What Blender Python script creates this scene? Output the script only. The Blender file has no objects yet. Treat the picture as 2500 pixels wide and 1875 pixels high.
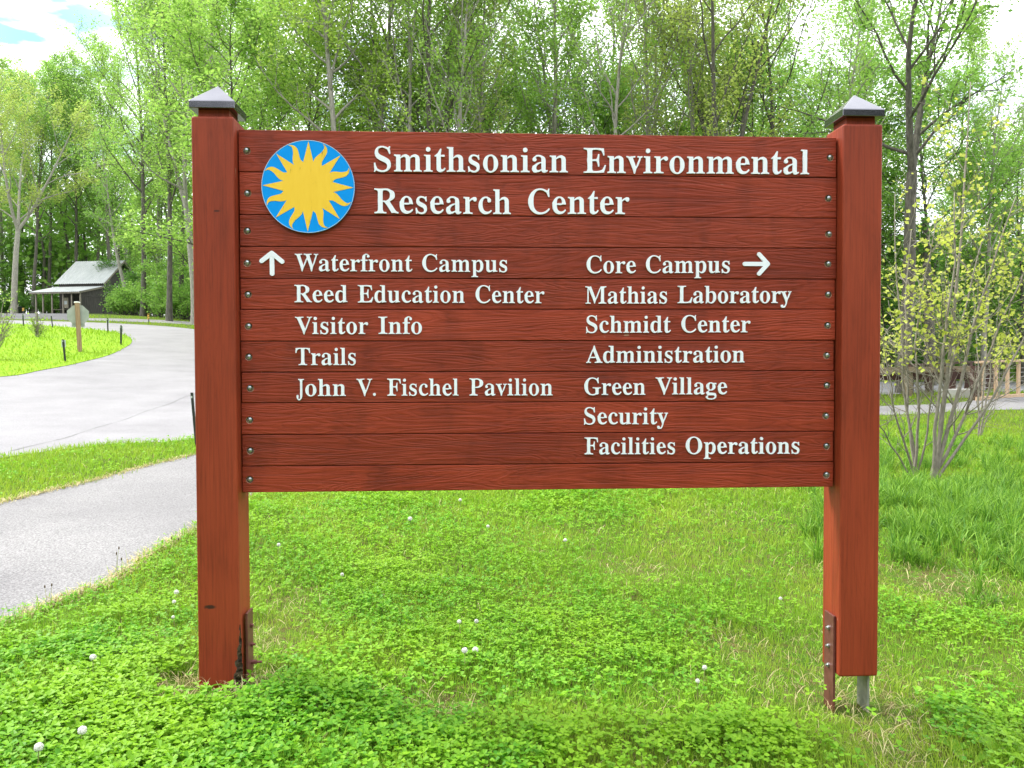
import bpy, bmesh, math, random
import numpy as np
from mathutils import Vector, Matrix

RAD = math.radians
sc = bpy.context.scene
col = sc.collection

# ------------------------------------------------------------------ camera
PW, PH, FPX = 2500.0, 1875.0, 1972.0
C0 = np.array([-0.3505, -3.7542, 1.6284])
YAW, PITCH, ROLL = RAD(2.994), RAD(-1.55), RAD(-0.164)
def _axes():
    cy, sy, cp, sp = math.cos(YAW), math.sin(YAW), math.cos(PITCH), math.sin(PITCH)
    f = np.array([sy*cp, cy*cp, sp]); r = np.array([cy, -sy, 0.0]); u = np.cross(r, f)
    cr, sr = math.cos(ROLL), math.sin(ROLL)
    return cr*r + sr*u, -sr*r + cr*u, f
AR, AU, AF = _axes()
def cdir0(u, v):
    d = AF + AR*((u-PW/2)/FPX) - AU*((v-PH/2)/FPX); return tuple(float(c) for c in d/np.linalg.norm(d))
cd = bpy.data.cameras.new('camera'); cam = bpy.data.objects.new('camera', cd); col.objects.link(cam)
cd.sensor_width = 36.0; cd.lens = FPX/PW*36.0; cd.clip_start = 0.05; cd.clip_end = 2000
cam.matrix_world = Matrix(((AR[0], AU[0], -AF[0], C0[0]), (AR[1], AU[1], -AF[1], C0[1]), (AR[2], AU[2], -AF[2], C0[2]), (0, 0, 0, 1)))
sc.camera = cam

# ------------------------------------------------------------------ light, sky, exposure
SUN_EL, SUN_AZ = RAD(54), RAD(-66)      # azimuth from +Y (behind the sign), negative = to the left
wd = bpy.data.worlds.new('World'); sc.world = wd; wd.use_nodes = True
nt = wd.node_tree; nt.nodes.clear()
def N(t, kind, **kw):
    n = t.nodes.new(kind)
    for k, v in kw.items():
        if k in n.inputs: n.inputs[k].default_value = v
        else: setattr(n, k, v)
    return n
def ramp(t, stops, interp='LINEAR'):
    n = t.nodes.new('ShaderNodeValToRGB'); e = n.color_ramp; e.interpolation = interp
    while len(e.elements) > 1: e.elements.remove(e.elements[-1])
    for i, (p, c) in enumerate(stops):
        q = e.elements[0] if i == 0 else e.elements.new(p)
        q.position = p; q.color = (c[0], c[1], c[2], 1) if not isinstance(c, (int, float)) else (c, c, c, 1)
    return n
def mixc(t, a, b, fac, mode='MIX'):
    n = t.nodes.new('ShaderNodeMix'); n.data_type = 'RGBA'; n.blend_type = mode
    for s, v in ((0, fac), (6, a), (7, b)):
        if hasattr(v, 'is_output'): t.links.new(v, n.inputs[s])
        elif s == 0: n.inputs[0].default_value = v
        else: n.inputs[s].default_value = (v[0], v[1], v[2], 1)
    return n.outputs[2]
sky = N(nt, 'ShaderNodeTexSky', sky_type='NISHITA', sun_disc=False, sun_elevation=SUN_EL, sun_rotation=SUN_AZ, air_density=1.0, dust_density=1.5)
tc = N(nt, 'ShaderNodeTexCoord'); mp = N(nt, 'ShaderNodeMapping'); mp.inputs['Scale'].default_value = (1.6, 1.6, 4.5); mp.inputs['Location'].default_value = (0.35, 0.1, 0.0)
nz = N(nt, 'ShaderNodeTexNoise', Scale=1.9, Detail=7.0, Roughness=0.55)
nt.links.new(tc.outputs['Generated'], mp.inputs[0]); nt.links.new(mp.outputs[0], nz.inputs['Vector'])
rp = ramp(nt, [(0.34, 0.0), (0.47, 1.0)]); nt.links.new(nz.outputs[0], rp.inputs[0])
cl = mixc(nt, sky.outputs[0], (11.5, 11.7, 12.2), rp.outputs[0])
_g0 = cdir0(95, 105)
dp = N(nt, 'ShaderNodeVectorMath', operation='DOT_PRODUCT'); dp.inputs[1].default_value = _g0; nt.links.new(tc.outputs['Generated'], dp.inputs[0])
hr = ramp(nt, [(math.cos(RAD(11)), 0.0), (math.cos(RAD(3)), 1.0)]); nt.links.new(dp.outputs['Value'], hr.inputs[0])
mp2 = N(nt, 'ShaderNodeMapping'); mp2.inputs['Scale'].default_value = (5, 5, 17); nt.links.new(tc.outputs['Generated'], mp2.inputs[0])
n2 = N(nt, 'ShaderNodeTexNoise', Scale=1.6, Detail=5.0, Roughness=.5); nt.links.new(mp2.outputs[0], n2.inputs['Vector'])
r2_ = ramp(nt, [(.46, 0.0), (.60, .9)]); nt.links.new(n2.outputs[0], r2_.inputs[0])
mm = N(nt, 'ShaderNodeMath', operation='MULTIPLY'); nt.links.new(hr.outputs[0], mm.inputs[0]); nt.links.new(r2_.outputs[0], mm.inputs[1])
cl = mixc(nt, cl, (1.0, 2.7, 4.0), mm.outputs[0])
bg = N(nt, 'ShaderNodeBackground', Strength=0.14); wo = N(nt, 'ShaderNodeOutputWorld')
nt.links.new(cl, bg.inputs[0]); nt.links.new(bg.outputs[0], wo.inputs[0])
sl = bpy.data.lights.new('sun', 'SUN'); sl.energy = 2.6; sl.angle = RAD(13); sl.color = (1, 0.95, 0.86)
so = bpy.data.objects.new('sun', sl); col.objects.link(so)
sdir = Vector((math.sin(SUN_AZ)*math.cos(SUN_EL), math.cos(SUN_AZ)*math.cos(SUN_EL), math.sin(SUN_EL)))
so.rotation_euler = sdir.to_track_quat('Z', 'Y').to_euler(); so.location = (-35, 15, 50)
vs = sc.view_settings; vs.view_transform = 'Standard'; vs.look = 'None'; vs.exposure = 1.05; vs.gamma = 1; vs.use_curve_mapping = False
sc.cycles.max_bounces = 6; sc.cycles.diffuse_bounces = 3; sc.cycles.transmission_bounces = 4; sc.cycles.transparent_max_bounces = 4

# ------------------------------------------------------------------ terrain
def cdir(u, v): return AF + AR*((u-PW/2)/FPX) - AU*((v-PH/2)/FPX)
def pix(u, v, d): return C0 + cdir(u, v)*d
CTRL = [(483, 1680, 3.72), (600, 1690, 3.7), (2028, 1739, 3.95), (2140, 1728, 4.0), (0, 1875, 3.0), (2500, 1875, 3.43), (1250, 1875, 3.2), (1250, 1550, 4.7),
        (0, 1531, 4.6), (475, 1294, 6.6), (0, 1230, 7.4), (475, 1111, 10.5), (0, 1119, 10.2), (475, 1073, 12.5), (620, 1205, 8.6),
        (0, 920, 21), (195, 860, 29.5), (323, 835, 33), (160, 884, 25), (0, 790, 48), (255, 808, 42), (475, 803, 50), (90, 766, 75), (260, 766, 78), (475, 785, 60),
        (2215, 968, 24), (2150, 1014, 20), (2500, 1001, 21), (2150, 992, 22), (2400, 973, 23), (2150, 930, 38), (2500, 925, 42), (2300, 910, 58),
        (2240, 1165, 10.3), (2277, 1172, 10.1), (2390, 1067, 15), (2120, 1300, 7.2), (2450, 1300, 7.0), (1250, 1203, 9.0), (1800, 1195, 9.0)]
P = [pix(*c) for c in CTRL]
def flat(u, d, z):
    p = C0 + AR*((u-PW/2)/FPX*d) + np.array([AF[0], AF[1], 0])*d; return np.array([p[0], p[1], z])
P += [flat(1250, 20, .75), (flat(1250, 40, 1.9)), flat(1250, 70, 3.0), flat(1800, 30, 1.0), flat(700, 30, 1.7), flat(700, 60, 3.8), flat(-200, 110, 8.0), flat(400, 110, 7.2),
      flat(1250, 120, 4.0), flat(2500, 110, 1.6), flat(3400, 60, .4), flat(-900, 60, 5.5), flat(-900, 25, 2.2), flat(3400, 15, -.3), flat(-1500, 5, .5), flat(4000, 5, -.5),
      flat(1250, -12, -.1), flat(-4000, 2, .6), flat(6000, 2, -.6)]
for a in range(0, 360, 30):
    r = 320; x, y = r*math.sin(RAD(a)), r*math.cos(RAD(a)); P.append(np.array([x, y, 4.0 - 4.0*math.sin(RAD(a)) + 3.0*math.cos(RAD(a))]))
P = np.array(P)
def _k(r2): return 0.5*r2*np.log(np.maximum(r2, 1e-9))
_n = len(P); _A = np.zeros((_n+3, _n+3)); _d = ((P[:, None, :2]-P[None, :, :2])**2).sum(2)
_A[:_n, :_n] = _k(_d) + np.eye(_n)*0.6; _A[:_n, _n] = 1; _A[:_n, _n+1:] = P[:, :2]; _A[_n:, :_n] = _A[:_n, _n:].T
_w = np.linalg.solve(_A, np.concatenate([P[:, 2], np.zeros(3)]))
def H(x, y):
    x = np.asarray(x, float); y = np.asarray(y, float); sh = x.shape; q = np.stack([x.ravel(), y.ravel()], 1); out = np.empty(len(q))
    for i in range(0, len(q), 40000):
        b = q[i:i+40000]; out[i:i+40000] = _k(((b[:, None, :]-P[None, :, :2])**2).sum(2))@_w[:_n] + _w[_n] + b@_w[_n+1:]
    return out.reshape(sh)
def h1(x, y): return float(H(np.array([x]), np.array([y]))[0])
def at(u, v, dmax=140.0):
    """ground point seen at photo pixel (u, v)"""
    D = np.exp(np.linspace(math.log(1.2), math.log(dmax), 500)); Q = C0[None, :] + cdir(u, v)[None, :]*D[:, None]
    g = Q[:, 2] - H(Q[:, 0], Q[:, 1]); i = np.where(g < 0)[0]
    if len(i) == 0: k = int(np.argmin(g))
    else: k = i[0]
    if k == 0 or len(i) == 0: p = Q[k]; return np.array([p[0], p[1], h1(p[0], p[1])])
    t = g[k-1]/(g[k-1]-g[k]); p = Q[k-1]*(1-t) + Q[k]*t; return np.array([p[0], p[1], h1(p[0], p[1])])
def on(u, d):
    p = C0 + AR*((u-PW/2)/FPX*d) + np.array([AF[0], AF[1], 0])*d; return np.array([p[0], p[1], h1(p[0], p[1])])
def proj(p):
    q = np.asarray(p, float)-C0; z = q@AF; return PW/2+FPX*(q@AR)/z, PH/2-FPX*(q@AU)/z, z

# ------------------------------------------------------------------ helpers
def tag(o, label=None, cat=None, group=None, kind=None):
    if label: o['label'] = label
    if cat: o['category'] = cat
    if group: o['group'] = group
    if kind: o['kind'] = kind
    return o
def empty(name, loc, label, cat, group=None, rz=0.0):
    o = bpy.data.objects.new(name, None); col.objects.link(o); o.location = [float(c) for c in loc]; o.rotation_euler = (0, 0, rz); o.empty_display_size = 0.2
    return tag(o, label, cat, group)
def link(name, me, mats, parent=None, smooth=False):
    o = bpy.data.objects.new(name, me); col.objects.link(o)
    for m in (mats if isinstance(mats, (list, tuple)) else [mats]): me.materials.append(m)
    if parent: o.parent = parent
    if smooth: me.polygons.foreach_set('use_smooth', np.ones(len(me.polygons), bool))
    return o
def mesh_np(name, V, Q=None, T=None, mi=None):
    me = bpy.data.meshes.new(name); V = np.asarray(V, np.float32); me.vertices.add(len(V)); me.vertices.foreach_set('co', V.ravel())
    Q = np.zeros((0, 4), np.int32) if Q is None or len(Q) == 0 else np.asarray(Q, np.int32); T = np.zeros((0, 3), np.int32) if T is None or len(T) == 0 else np.asarray(T, np.int32)
    li = np.concatenate([Q.ravel(), T.ravel()]); me.loops.add(len(li)); me.loops.foreach_set('vertex_index', li)
    ls = np.concatenate([np.arange(len(Q))*4, len(Q)*4+np.arange(len(T))*3]).astype(np.int32)
    me.polygons.add(len(ls)); me.polygons.foreach_set('loop_start', ls)
    if mi is not None: me.polygons.foreach_set('material_index', np.asarray(mi, np.int32))
    me.polygons.foreach_set('use_smooth', np.zeros(len(ls), bool)); me.update(calc_edges=True); me.validate(); return me
class MB:
    def __init__(s): s.V = []; s.Q = []; s.T = []; s.n = 0
    def add(s, V, Q=(), T=()):
        V = np.asarray(V, float); s.V.append(V)
        if len(Q): s.Q.append(np.asarray(Q, int)+s.n)
        if len(T): s.T.append(np.asarray(T, int)+s.n)
        s.n += len(V); return s
    def box(s, a, b, M=None):
        x0, y0, z0 = a; x1, y1, z1 = b
        V = np.array([(x0, y0, z0), (x1, y0, z0), (x1, y1, z0), (x0, y1, z0), (x0, y0, z1), (x1, y0, z1), (x1, y1, z1), (x0, y1, z1)], float)
        if M is not None: V = np.array([M @ Vector(v) for v in V])
        return s.add(V, [(0, 3, 2, 1), (4, 5, 6, 7), (0, 1, 5, 4), (1, 2, 6, 5), (2, 3, 7, 6), (3, 0, 4, 7)])
    def beam(s, p, q, w, t, up=(0, 0, 1)):
        p = np.asarray(p, float); q = np.asarray(q, float); d = q-p; L = np.linalg.norm(d); d /= L; up = np.asarray(up, float)
        a = np.cross(d, up); a /= np.linalg.norm(a); b = np.cross(a, d); V = []
        for e in (p, q):
            for sx, sy in ((-1, -1), (1, -1), (1, 1), (-1, 1)): V.append(e + a*sx*w/2 + b*sy*t/2)
        return s.add(V, [(0, 1, 2, 3), (7, 6, 5, 4), (0, 4, 5, 1), (1, 5, 6, 2), (2, 6, 7, 3), (3, 7, 4, 0)])
    def tube(s, pts, rad, k=6, cap=True):
        pts = np.asarray(pts, float); n = len(pts); rad = np.broadcast_to(np.asarray(rad, float), (n,))
        tg = np.gradient(pts, axis=0); tg /= np.linalg.norm(tg, axis=1)[:, None]+1e-12
        ref = np.array([0, 0, 1.0]) if abs(tg[0][2]) < .9 else np.array([1.0, 0, 0]); a = np.cross(tg[0], ref); a /= np.linalg.norm(a); V = np.zeros((n, k, 3)); th = np.arange(k)*2*np.pi/k
        for i in range(n):
            a = a - tg[i]*(a@tg[i]); a /= np.linalg.norm(a)+1e-12; b = np.cross(tg[i], a)
            V[i] = pts[i] + rad[i]*(np.cos(th)[:, None]*a + np.sin(th)[:, None]*b)
        Q = []; 
        for i in range(n-1):
            for j in range(k):
                j2 = (j+1) % k; Q.append((i*k+j, i*k+j2, (i+1)*k+j2, (i+1)*k+j))
        s.add(V.reshape(-1, 3), Q)
        if cap: s.add([pts[-1]+tg[-1]*rad[-1]*.3], []); base = s.n-1; s.T.append(np.array([(base-k+j, base-k+(j+1) % k, base) for j in range(k)]))
        return s
    def lathe(s, prof, k=16, M=None):
        th = np.arange(k)*2*np.pi/k; V = []
        for r, z in prof:
            for t in th: V.append((r*math.cos(t), r*math.sin(t), z))
        V = np.array(V)
        if M is not None: V = np.array([M @ Vector(v) for v in V])
        Q = [(i*k+j, i*k+(j+1) % k, (i+1)*k+(j+1) % k, (i+1)*k+j) for i in range(len(prof)-1) for j in range(k)]
        return s.add(V, Q)
    def prism(s, poly, y0, y1):
        """outline (x, z) extruded from y0 to y1, caps triangulated"""
        from mathutils.geometry import tessellate_polygon
        n = len(poly); V = [(x, y0, z) for x, z in poly]+[(x, y1, z) for x, z in poly]
        tr = tessellate_polygon([[Vector((x, z, 0)) for x, z in poly]]); T = []
        for t in tr: T.append(t); T.append((t[0]+n, t[2]+n, t[1]+n))
        return s.add(V, [(i, (i+1) % n, n+(i+1) % n, n+i) for i in range(n)], T)
    def mesh(s, name):
        me = mesh_np(name, np.concatenate(s.V), np.concatenate(s.Q) if s.Q else None, np.concatenate(s.T) if s.T else None)
        bm = bmesh.new(); bm.from_mesh(me); bmesh.ops.recalc_face_normals(bm, faces=bm.faces); bm.to_mesh(me); bm.free(); return me
    def build(s, name, mats, parent=None, smooth=False, bevel=0, seg=2):
        me = s.mesh(name)
        if bevel:
            bm = bmesh.new(); bm.from_mesh(me)
            es = [e for e in bm.edges if len(e.link_faces) == 2 and e.calc_face_angle(0) > .6]
            bmesh.ops.bevel(bm, geom=es, offset=bevel, segments=seg, affect='EDGES', profile=.5); bm.to_mesh(me); bm.free()
        return link(name, me, mats, parent, smooth)
def copy_tree(o, loc, rz, scale=(1, 1, 1), label=None):
    c = o.copy(); col.objects.link(c); c.location = [float(q) for q in loc]; c.rotation_euler = (0, 0, rz); c.scale = scale
    if label: c['label'] = label
    for ch in o.children:
        d = ch.copy(); col.objects.link(d); d.parent = c
        for g in ch.children:
            e = g.copy(); col.objects.link(e); e.parent = d
    return c
# value noise
_rs = np.random.RandomState(5); _tab = _rs.rand(128, 128)
def vnoise(x, y):
    xi = np.floor(x).astype(int); yi = np.floor(y).astype(int); fx = x-xi; fy = y-yi; fx = fx*fx*(3-2*fx); fy = fy*fy*(3-2*fy)
    g = lambda a, b: _tab[a % 128, b % 128]
    return (g(xi, yi)*(1-fx)+g(xi+1, yi)*fx)*(1-fy)+(g(xi, yi+1)*(1-fx)+g(xi+1, yi+1)*fx)*fy
def fbm(x, y, o=3): return sum(vnoise(x*2**i+17*i, y*2**i+31*i)*.5**(i+1) for i in range(o))/(1-.5**o)

# ------------------------------------------------------------------ materials
def newmat(name):
    m = bpy.data.materials.new(name); m.use_nodes = True; t = m.node_tree; t.nodes.clear()
    o = N(t, 'ShaderNodeOutputMaterial'); p = N(t, 'ShaderNodeBsdfPrincipled'); t.links.new(p.outputs[0], o.inputs[0]); return m, t, p, o
def pos(t, scale=(1, 1, 1), obj=False, isl=0.0):
    if obj: g = N(t, 'ShaderNodeTexCoord').outputs['Object']
    else: g = N(t, 'ShaderNodeNewGeometry').outputs['Position']
    m = N(t, 'ShaderNodeMapping'); m.inputs['Scale'].default_value = scale; t.links.new(g, m.inputs[0])
    if isl:
        r = N(t, 'ShaderNodeNewGeometry').outputs['Random Per Island']; q = N(t, 'ShaderNodeMath', operation='MULTIPLY'); q.inputs[1].default_value = isl; t.links.new(r, q.inputs[0])
        cx = N(t, 'ShaderNodeCombineXYZ'); t.links.new(q.outputs[0], cx.inputs[0]); t.links.new(q.outputs[0], cx.inputs[2]); t.links.new(cx.outputs[0], m.inputs['Location'])
    return m.outputs[0]
def noise(t, vec, scale, detail=4.0, rough=.55, dist=0.0):
    n = N(t, 'ShaderNodeTexNoise', Scale=scale, Detail=detail, Roughness=rough, Distortion=dist); t.links.new(vec, n.inputs['Vector']); return n.outputs[0]
def bump(t, p, hgt, strength, dist=.01):
    b = N(t, 'ShaderNodeBump', Strength=strength, Distance=dist); t.links.new(hgt, b.inputs['Height']); t.links.new(b.outputs[0], p.inputs['Normal']); return b
def simple(name, c1, c2=None, scale=8, rough=.6, metal=0.0, b=0.0, obj=False, stretch=(1, 1, 1), detail=5, lo=.35, hi=.65, spec=.5):
    m, t, p, o = newmat(name); p.inputs['Roughness'].default_value = rough; p.inputs['Metallic'].default_value = metal; p.inputs['Specular IOR Level'].default_value = spec
    v = pos(t, stretch, obj); n = noise(t, v, scale, detail, .6); r = ramp(t, [(lo, c1), (hi, c2 or c1)]); t.links.new(n, r.inputs[0]); t.links.new(r.outputs[0], p.inputs['Base Color'])
    if b: bump(t, p, n, b)
    return m
def paintwood(name, axis, dark, light, isl=0.0):
    """red stained timber with raised grain along x or z"""
    m, t, p, o = newmat(name); p.inputs['Roughness'].default_value = .55; p.inputs['Specular IOR Level'].default_value = .28
    s = (1.0, 7, 9) if axis == 'x' else (9, 9, .7)
    s2 = (2.2, 30, 60) if axis == 'x' else (70, 70, 1.6)
    v = pos(t, s, isl=isl); g1 = noise(t, v, 1.2, 3, .5, .6)
    wv = N(t, 'ShaderNodeMath', operation='MULTIPLY'); wv.inputs[1].default_value = 14.0; t.links.new(g1, wv.inputs[0]); fr = N(t, 'ShaderNodeMath', operation='PINGPONG'); fr.inputs[1].default_value = .5; t.links.new(wv.outputs[0], fr.inputs[0])
    fine = noise(t, pos(t, s2, isl=isl), 1.5, 6, .65)
    big = noise(t, pos(t, (1.5, 1.5, 2.5) if axis == 'x' else (2, 2, .8), isl=isl), 1.0, 3, .5)
    r = ramp(t, [(.25, dark), (.75, light)]); t.links.new(big, r.inputs[0])
    rr = ramp(t, [(.3, .58), (.47, .93), (.62, 1.1)]); t.links.new(fine, rr.inputs[0])
    c = mixc(t, r.outputs[0], rr.outputs[0], .75, 'MULTIPLY')
    rg = ramp(t, [(.02, .55), (.16, 1.0)]); t.links.new(fr.outputs[0], rg.inputs[0]); c = mixc(t, c, rg.outputs[0], .34 if axis == 'x' else .2, 'MULTIPLY')
    if isl:
        ir = ramp(t, [(0, .86), (1, 1.1)]); t.links.new(N(t, 'ShaderNodeNewGeometry').outputs['Random Per Island'], ir.inputs[0]); c = mixc(t, c, ir.outputs[0], 1.0, 'MULTIPLY')
    st = noise(t, pos(t, (4, 4, 1.2), isl=isl), 1.4, 5, .6); sr = ramp(t, [(.30, .6), (.5, 1.0)]); t.links.new(st, sr.inputs[0]); c = mixc(t, c, sr.outputs[0], .6, 'MULTIPLY')
    # a few knocks showing pale wood
    vo = N(t, 'ShaderNodeTexNoise', Scale=9.0 if axis == 'x' else 7.0, Detail=2.0); t.links.new(pos(t, (1, 1, 3) if axis == 'x' else (3, 3, 1), isl=isl), vo.inputs['Vector'])
    kr = ramp(t, [(.775, 0.0), (.79, 1.0)]); t.links.new(vo.outputs[0], kr.inputs[0]); c = mixc(t, c, (.34, .17, .11), kr.outputs[0])
    t.links.new(c, p.inputs['Base Color'])
    a = N(t, 'ShaderNodeMath', operation='MULTIPLY_ADD'); a.inputs[1].default_value = .8; t.links.new(fr.outputs[0], a.inputs[0]); t.links.new(fine, a.inputs[2])
    bump(t, p, a.outputs[0], .8 if axis == 'x' else .4, .004)
    return m
def smear(m, c, sx, sz, colr):
    t = m.node_tree; p = [n for n in t.nodes if n.type == 'BSDF_PRINCIPLED'][0]; old = p.inputs['Base Color'].links[0].from_socket
    g_ = N(t, 'ShaderNodeNewGeometry').outputs['Position']; mp_ = N(t, 'ShaderNodeMapping'); mp_.vector_type = 'POINT'; mp_.inputs['Location'].default_value = (-c[0]/sx, 0, -c[1]/sz); mp_.inputs['Scale'].default_value = (1/sx, 0, 1/sz); t.links.new(g_, mp_.inputs[0])
    ln = N(t, 'ShaderNodeVectorMath', operation='LENGTH'); t.links.new(mp_.outputs[0], ln.inputs[0]); ns = noise(t, pos(t, (60, 60, 20)), 1.0, 5, .7)
    ad = N(t, 'ShaderNodeMath', operation='MULTIPLY_ADD'); ad.inputs[1].default_value = .9; t.links.new(ns, ad.inputs[0]); t.links.new(ln.outputs['Value'], ad.inputs[2]); rr = ramp(t, [(.7, .9), (1.35, 0.0)]); rr.color_ramp.elements[1].position = 1.0
    dv_ = N(t, 'ShaderNodeMath', operation='MULTIPLY'); dv_.inputs[1].default_value = .74; t.links.new(ad.outputs[0], dv_.inputs[0]); t.links.new(dv_.outputs[0], rr.inputs[0]); t.links.new(mixc(t, old, colr, rr.outputs[0]), p.inputs['Base Color'])
def leafmat(name, c1, c2, trans=.42, rough=.55, patch=.35, c3=None, pscale=.6):
    m, t, p, o = newmat(name); p.inputs['Roughness'].default_value = rough; p.inputs['Specular IOR Level'].default_value = .3
    r = ramp(t, [(0, c1), (1, c2)]); t.links.new(N(t, 'ShaderNodeNewGeometry').outputs['Random Per Island'], r.inputs[0]); c = r.outputs[0]
    if c3:
        n = noise(t, pos(t), pscale, 3); q = ramp(t, [(.42, 0.0), (.62, patch)]); t.links.new(n, q.inputs[0]); c = mixc(t, c, c3, q.outputs[0])
    t.links.new(c, p.inputs['Base Color']); tr = N(t, 'ShaderNodeBsdfTranslucent'); t.links.new(c, tr.inputs[0])
    mx = N(t, 'ShaderNodeMixShader'); mx.inputs[0].default_value = trans; t.links.new(p.outputs[0], mx.inputs[1]); t.links.new(tr.outputs[0], mx.inputs[2]); t.links.new(mx.outputs[0], o.inputs[0]); return m
M = {}
M['board'] = paintwood('red stained boards', 'x', (.22, .026, .0095), (.335, .047, .018), 40.0)
M['post'] = paintwood('red painted post', 'z', (.235, .032, .012), (.33, .053, .02))
M['white'] = simple('white letter paint', (.82, .87, .95), (.86, .90, .97), 6, .5)
M['cap'] = simple('dark metal cap', (.15, .15, .17), (.20, .20, .22), 5, .17, 1.0)
M['bolt'] = simple('zinc bolt', (.32, .36, .38), (.5, .54, .56), 30, .35, .85)
M['hole'] = simple('raw wood', (.30, .17, .10), (.52, .38, .28), 40, .8)
M['rot'] = simple('rotten wood', (.018, .012, .008), (.10, .07, .03), 30, .95, b=.8)
M['blue'] = simple('emblem blue', (.0, .29, .84), (.0, .31, .88), 4, .6, spec=.15)
M['plate'] = simple('red oxide steel', (.12, .035, .028), (.17, .06, .05), 25, .5, .2, .1)
M['plateg'] = simple('worn grey steel', (.24, .25, .23), (.38, .38, .35), 18, .55, .4, .1)
def _yellow():
    m, t, p, o = newmat('emblem yellow'); p.inputs['Roughness'].default_value = .45
    n = noise(t, pos(t, (26, 1, 5)), 1.2, 6, .65); r = ramp(t, [(.30, (.34, .19, .015)), (.40, (.88, .55, .022)), (.75, (.92, .60, .035))]); t.links.new(n, r.inputs[0]); t.links.new(r.outputs[0], p.inputs['Base Color']); return m
M['yellow'] = _yellow()
def _ground():
    m, t, p, o = newmat('lawn soil'); p.inputs['Roughness'].default_value = .95; p.inputs['Specular IOR Level'].default_value = .1
    a = noise(t, pos(t), .5, 5, .6); b = noise(t, pos(t), 14, 6, .7); d = noise(t, pos(t), 70, 4, .7)
    r1 = ramp(t, [(.35, (.06, .13, .012)), (.65, (.11, .19, .02))]); t.links.new(a, r1.inputs[0])
    r2 = ramp(t, [(.38, 1.0), (.55, 0.0)]); t.links.new(b, r2.inputs[0]); c = mixc(t, r1.outputs[0], (.12, .10, .035), r2.outputs[0])
    r3 = ramp(t, [(.35, .45), (.6, 1.1)]); t.links.new(d, r3.inputs[0]); c = mixc(t, c, r3.outputs[0], .8, 'MULTIPLY')
    t.links.new(c, p.inputs['Base Color']); bump(t, p, d, .6, .03); return m
M['ground'] = _ground()
def asphalt(name, c1, c2, speck, scale):
    m, t, p, o = newmat(name); p.inputs['Roughness'].default_value = .85; p.inputs['Specular IOR Level'].default_value = .25
    f = noise(t, pos(t), scale, 3, .8); big = noise(t, pos(t), .7, 4, .6)
    vo = N(t, 'ShaderNodeTexVoronoi', Scale=scale*.8); t.links.new(pos(t), vo.inputs['Vector'])
    r = ramp(t, [(.3, c1), (.7, c2)]); t.links.new(big, r.inputs[0]); r2 = ramp(t, [(.36, speck), (.6, 1.12)]); t.links.new(f, r2.inputs[0])
    c = mixc(t, r.outputs[0], r2.outputs[0], .85, 'MULTIPLY'); t.links.new(c, p.inputs['Base Color'])
    bump(t, p, vo.outputs[0], .5, .006); return m
M['road'] = asphalt('pale asphalt road', (.205, .20, .21), (.265, .26, .27), .66, 60)
M['path'] = asphalt('grey asphalt path', (.19, .185, .19), (.26, .255, .255), .34, 75)
M['gravel'] = asphalt('dark gravel', (.09, .09, .10), (.13, .13, .14), .5, 30)
M['island'] = simple('mown island turf', (.14, .28, .010), (.23, .36, .02), 6, .9, spec=.1)
M['joint'] = simple('tar joint', (.12, .12, .12), (.2, .2, .2), 3, .9)
M['concrete'] = simple('concrete', (.40, .39, .36), (.52, .50, .47), 3, .85, b=.1)
M['bark'] = simple('grey bark', (.19, .18, .15), (.33, .315, .265), 5, .9, b=.6, obj=True, stretch=(3, 3, .8))
M['barkd'] = simple('dark bark', (.05, .046, .036), (.13, .12, .095), 5, .9, b=.6, obj=True, stretch=(3, 3, .8))
M['barkp'] = simple('pale twig bark', (.17, .15, .12), (.27, .245, .20), 14, .85, b=.4, obj=True, stretch=(3, 3, 1))
M['lf_green'] = leafmat('spring leaves', (.23, .43, .065), (.36, .54, .11), .55)
M['lf_mid'] = leafmat('mid green leaves', (.17, .36, .055), (.29, .48, .09), .52)
M['lf_deep'] = leafmat('deep green leaves', (.07, .20, .025), (.14, .30, .04))
M['lf_unseen'] = leafmat('added unseen foliage', (.02, .045, .015), (.04, .075, .02), .15)  # dark foliage of the unseen trees added behind the camera
M['lf_yel'] = leafmat('yellow green leaves', (.28, .45, .06), (.40, .55, .11), .55)
M['lf_gold'] = leafmat('golden young leaves', (.34, .44, .085), (.43, .53, .13), .55)
M['lf_bud'] = leafmat('redbud leaves', (.42, .50, .06), (.58, .62, .14), .5)
M['lf_shrub'] = leafmat('shrub leaves', (.09, .22, .035), (.17, .33, .055))
M['clover'] = leafmat('clover leaves', (.08, .29, .012), (.25, .51, .026), .45, .5, .6, (.31, .52, .02), 1.3)
M['grass'] = leafmat('grass blades', (.15, .33, .02), (.31, .51, .04), .45, .5, .55, (.40, .49, .055), .9)
M['tall'] = leafmat('tall grass blades', (.05, .18, .015), (.27, .47, .05), .4, .5)
M['lawn'] = leafmat('far lawn blades', (.16, .32, .010), (.26, .42, .018), .42, .6, .5, (.31, .40, .03), .5)
M['dry'] = leafmat('dry grass', (.44, .37, .17), (.64, .56, .31), .25, .7)
M['fluff'] = leafmat('seed fluff', (.80, .80, .76), (.90, .90, .86), .5, .9)
M['stem'] = simple('weed stem', (.16, .22, .05), (.28, .26, .10), 20, .7)
M['seedhead'] = simple('brown seed head', (.05, .035, .02), (.12, .08, .04), 60, .9)
M['blossom'] = leafmat('white blossom', (.75, .75, .68), (.85, .85, .8), .3)
M['tin'] = simple('weathered tin', (.36, .38, .38), (.46, .47, .47), 1.5, .65, 0, stretch=(4, 1, 1), obj=True)
M['oldwood'] = simple('weathered dark boards', (.022, .020, .018), (.085, .078, .07), 4, .9, b=.4, obj=True, stretch=(9, 9, .5))
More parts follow.
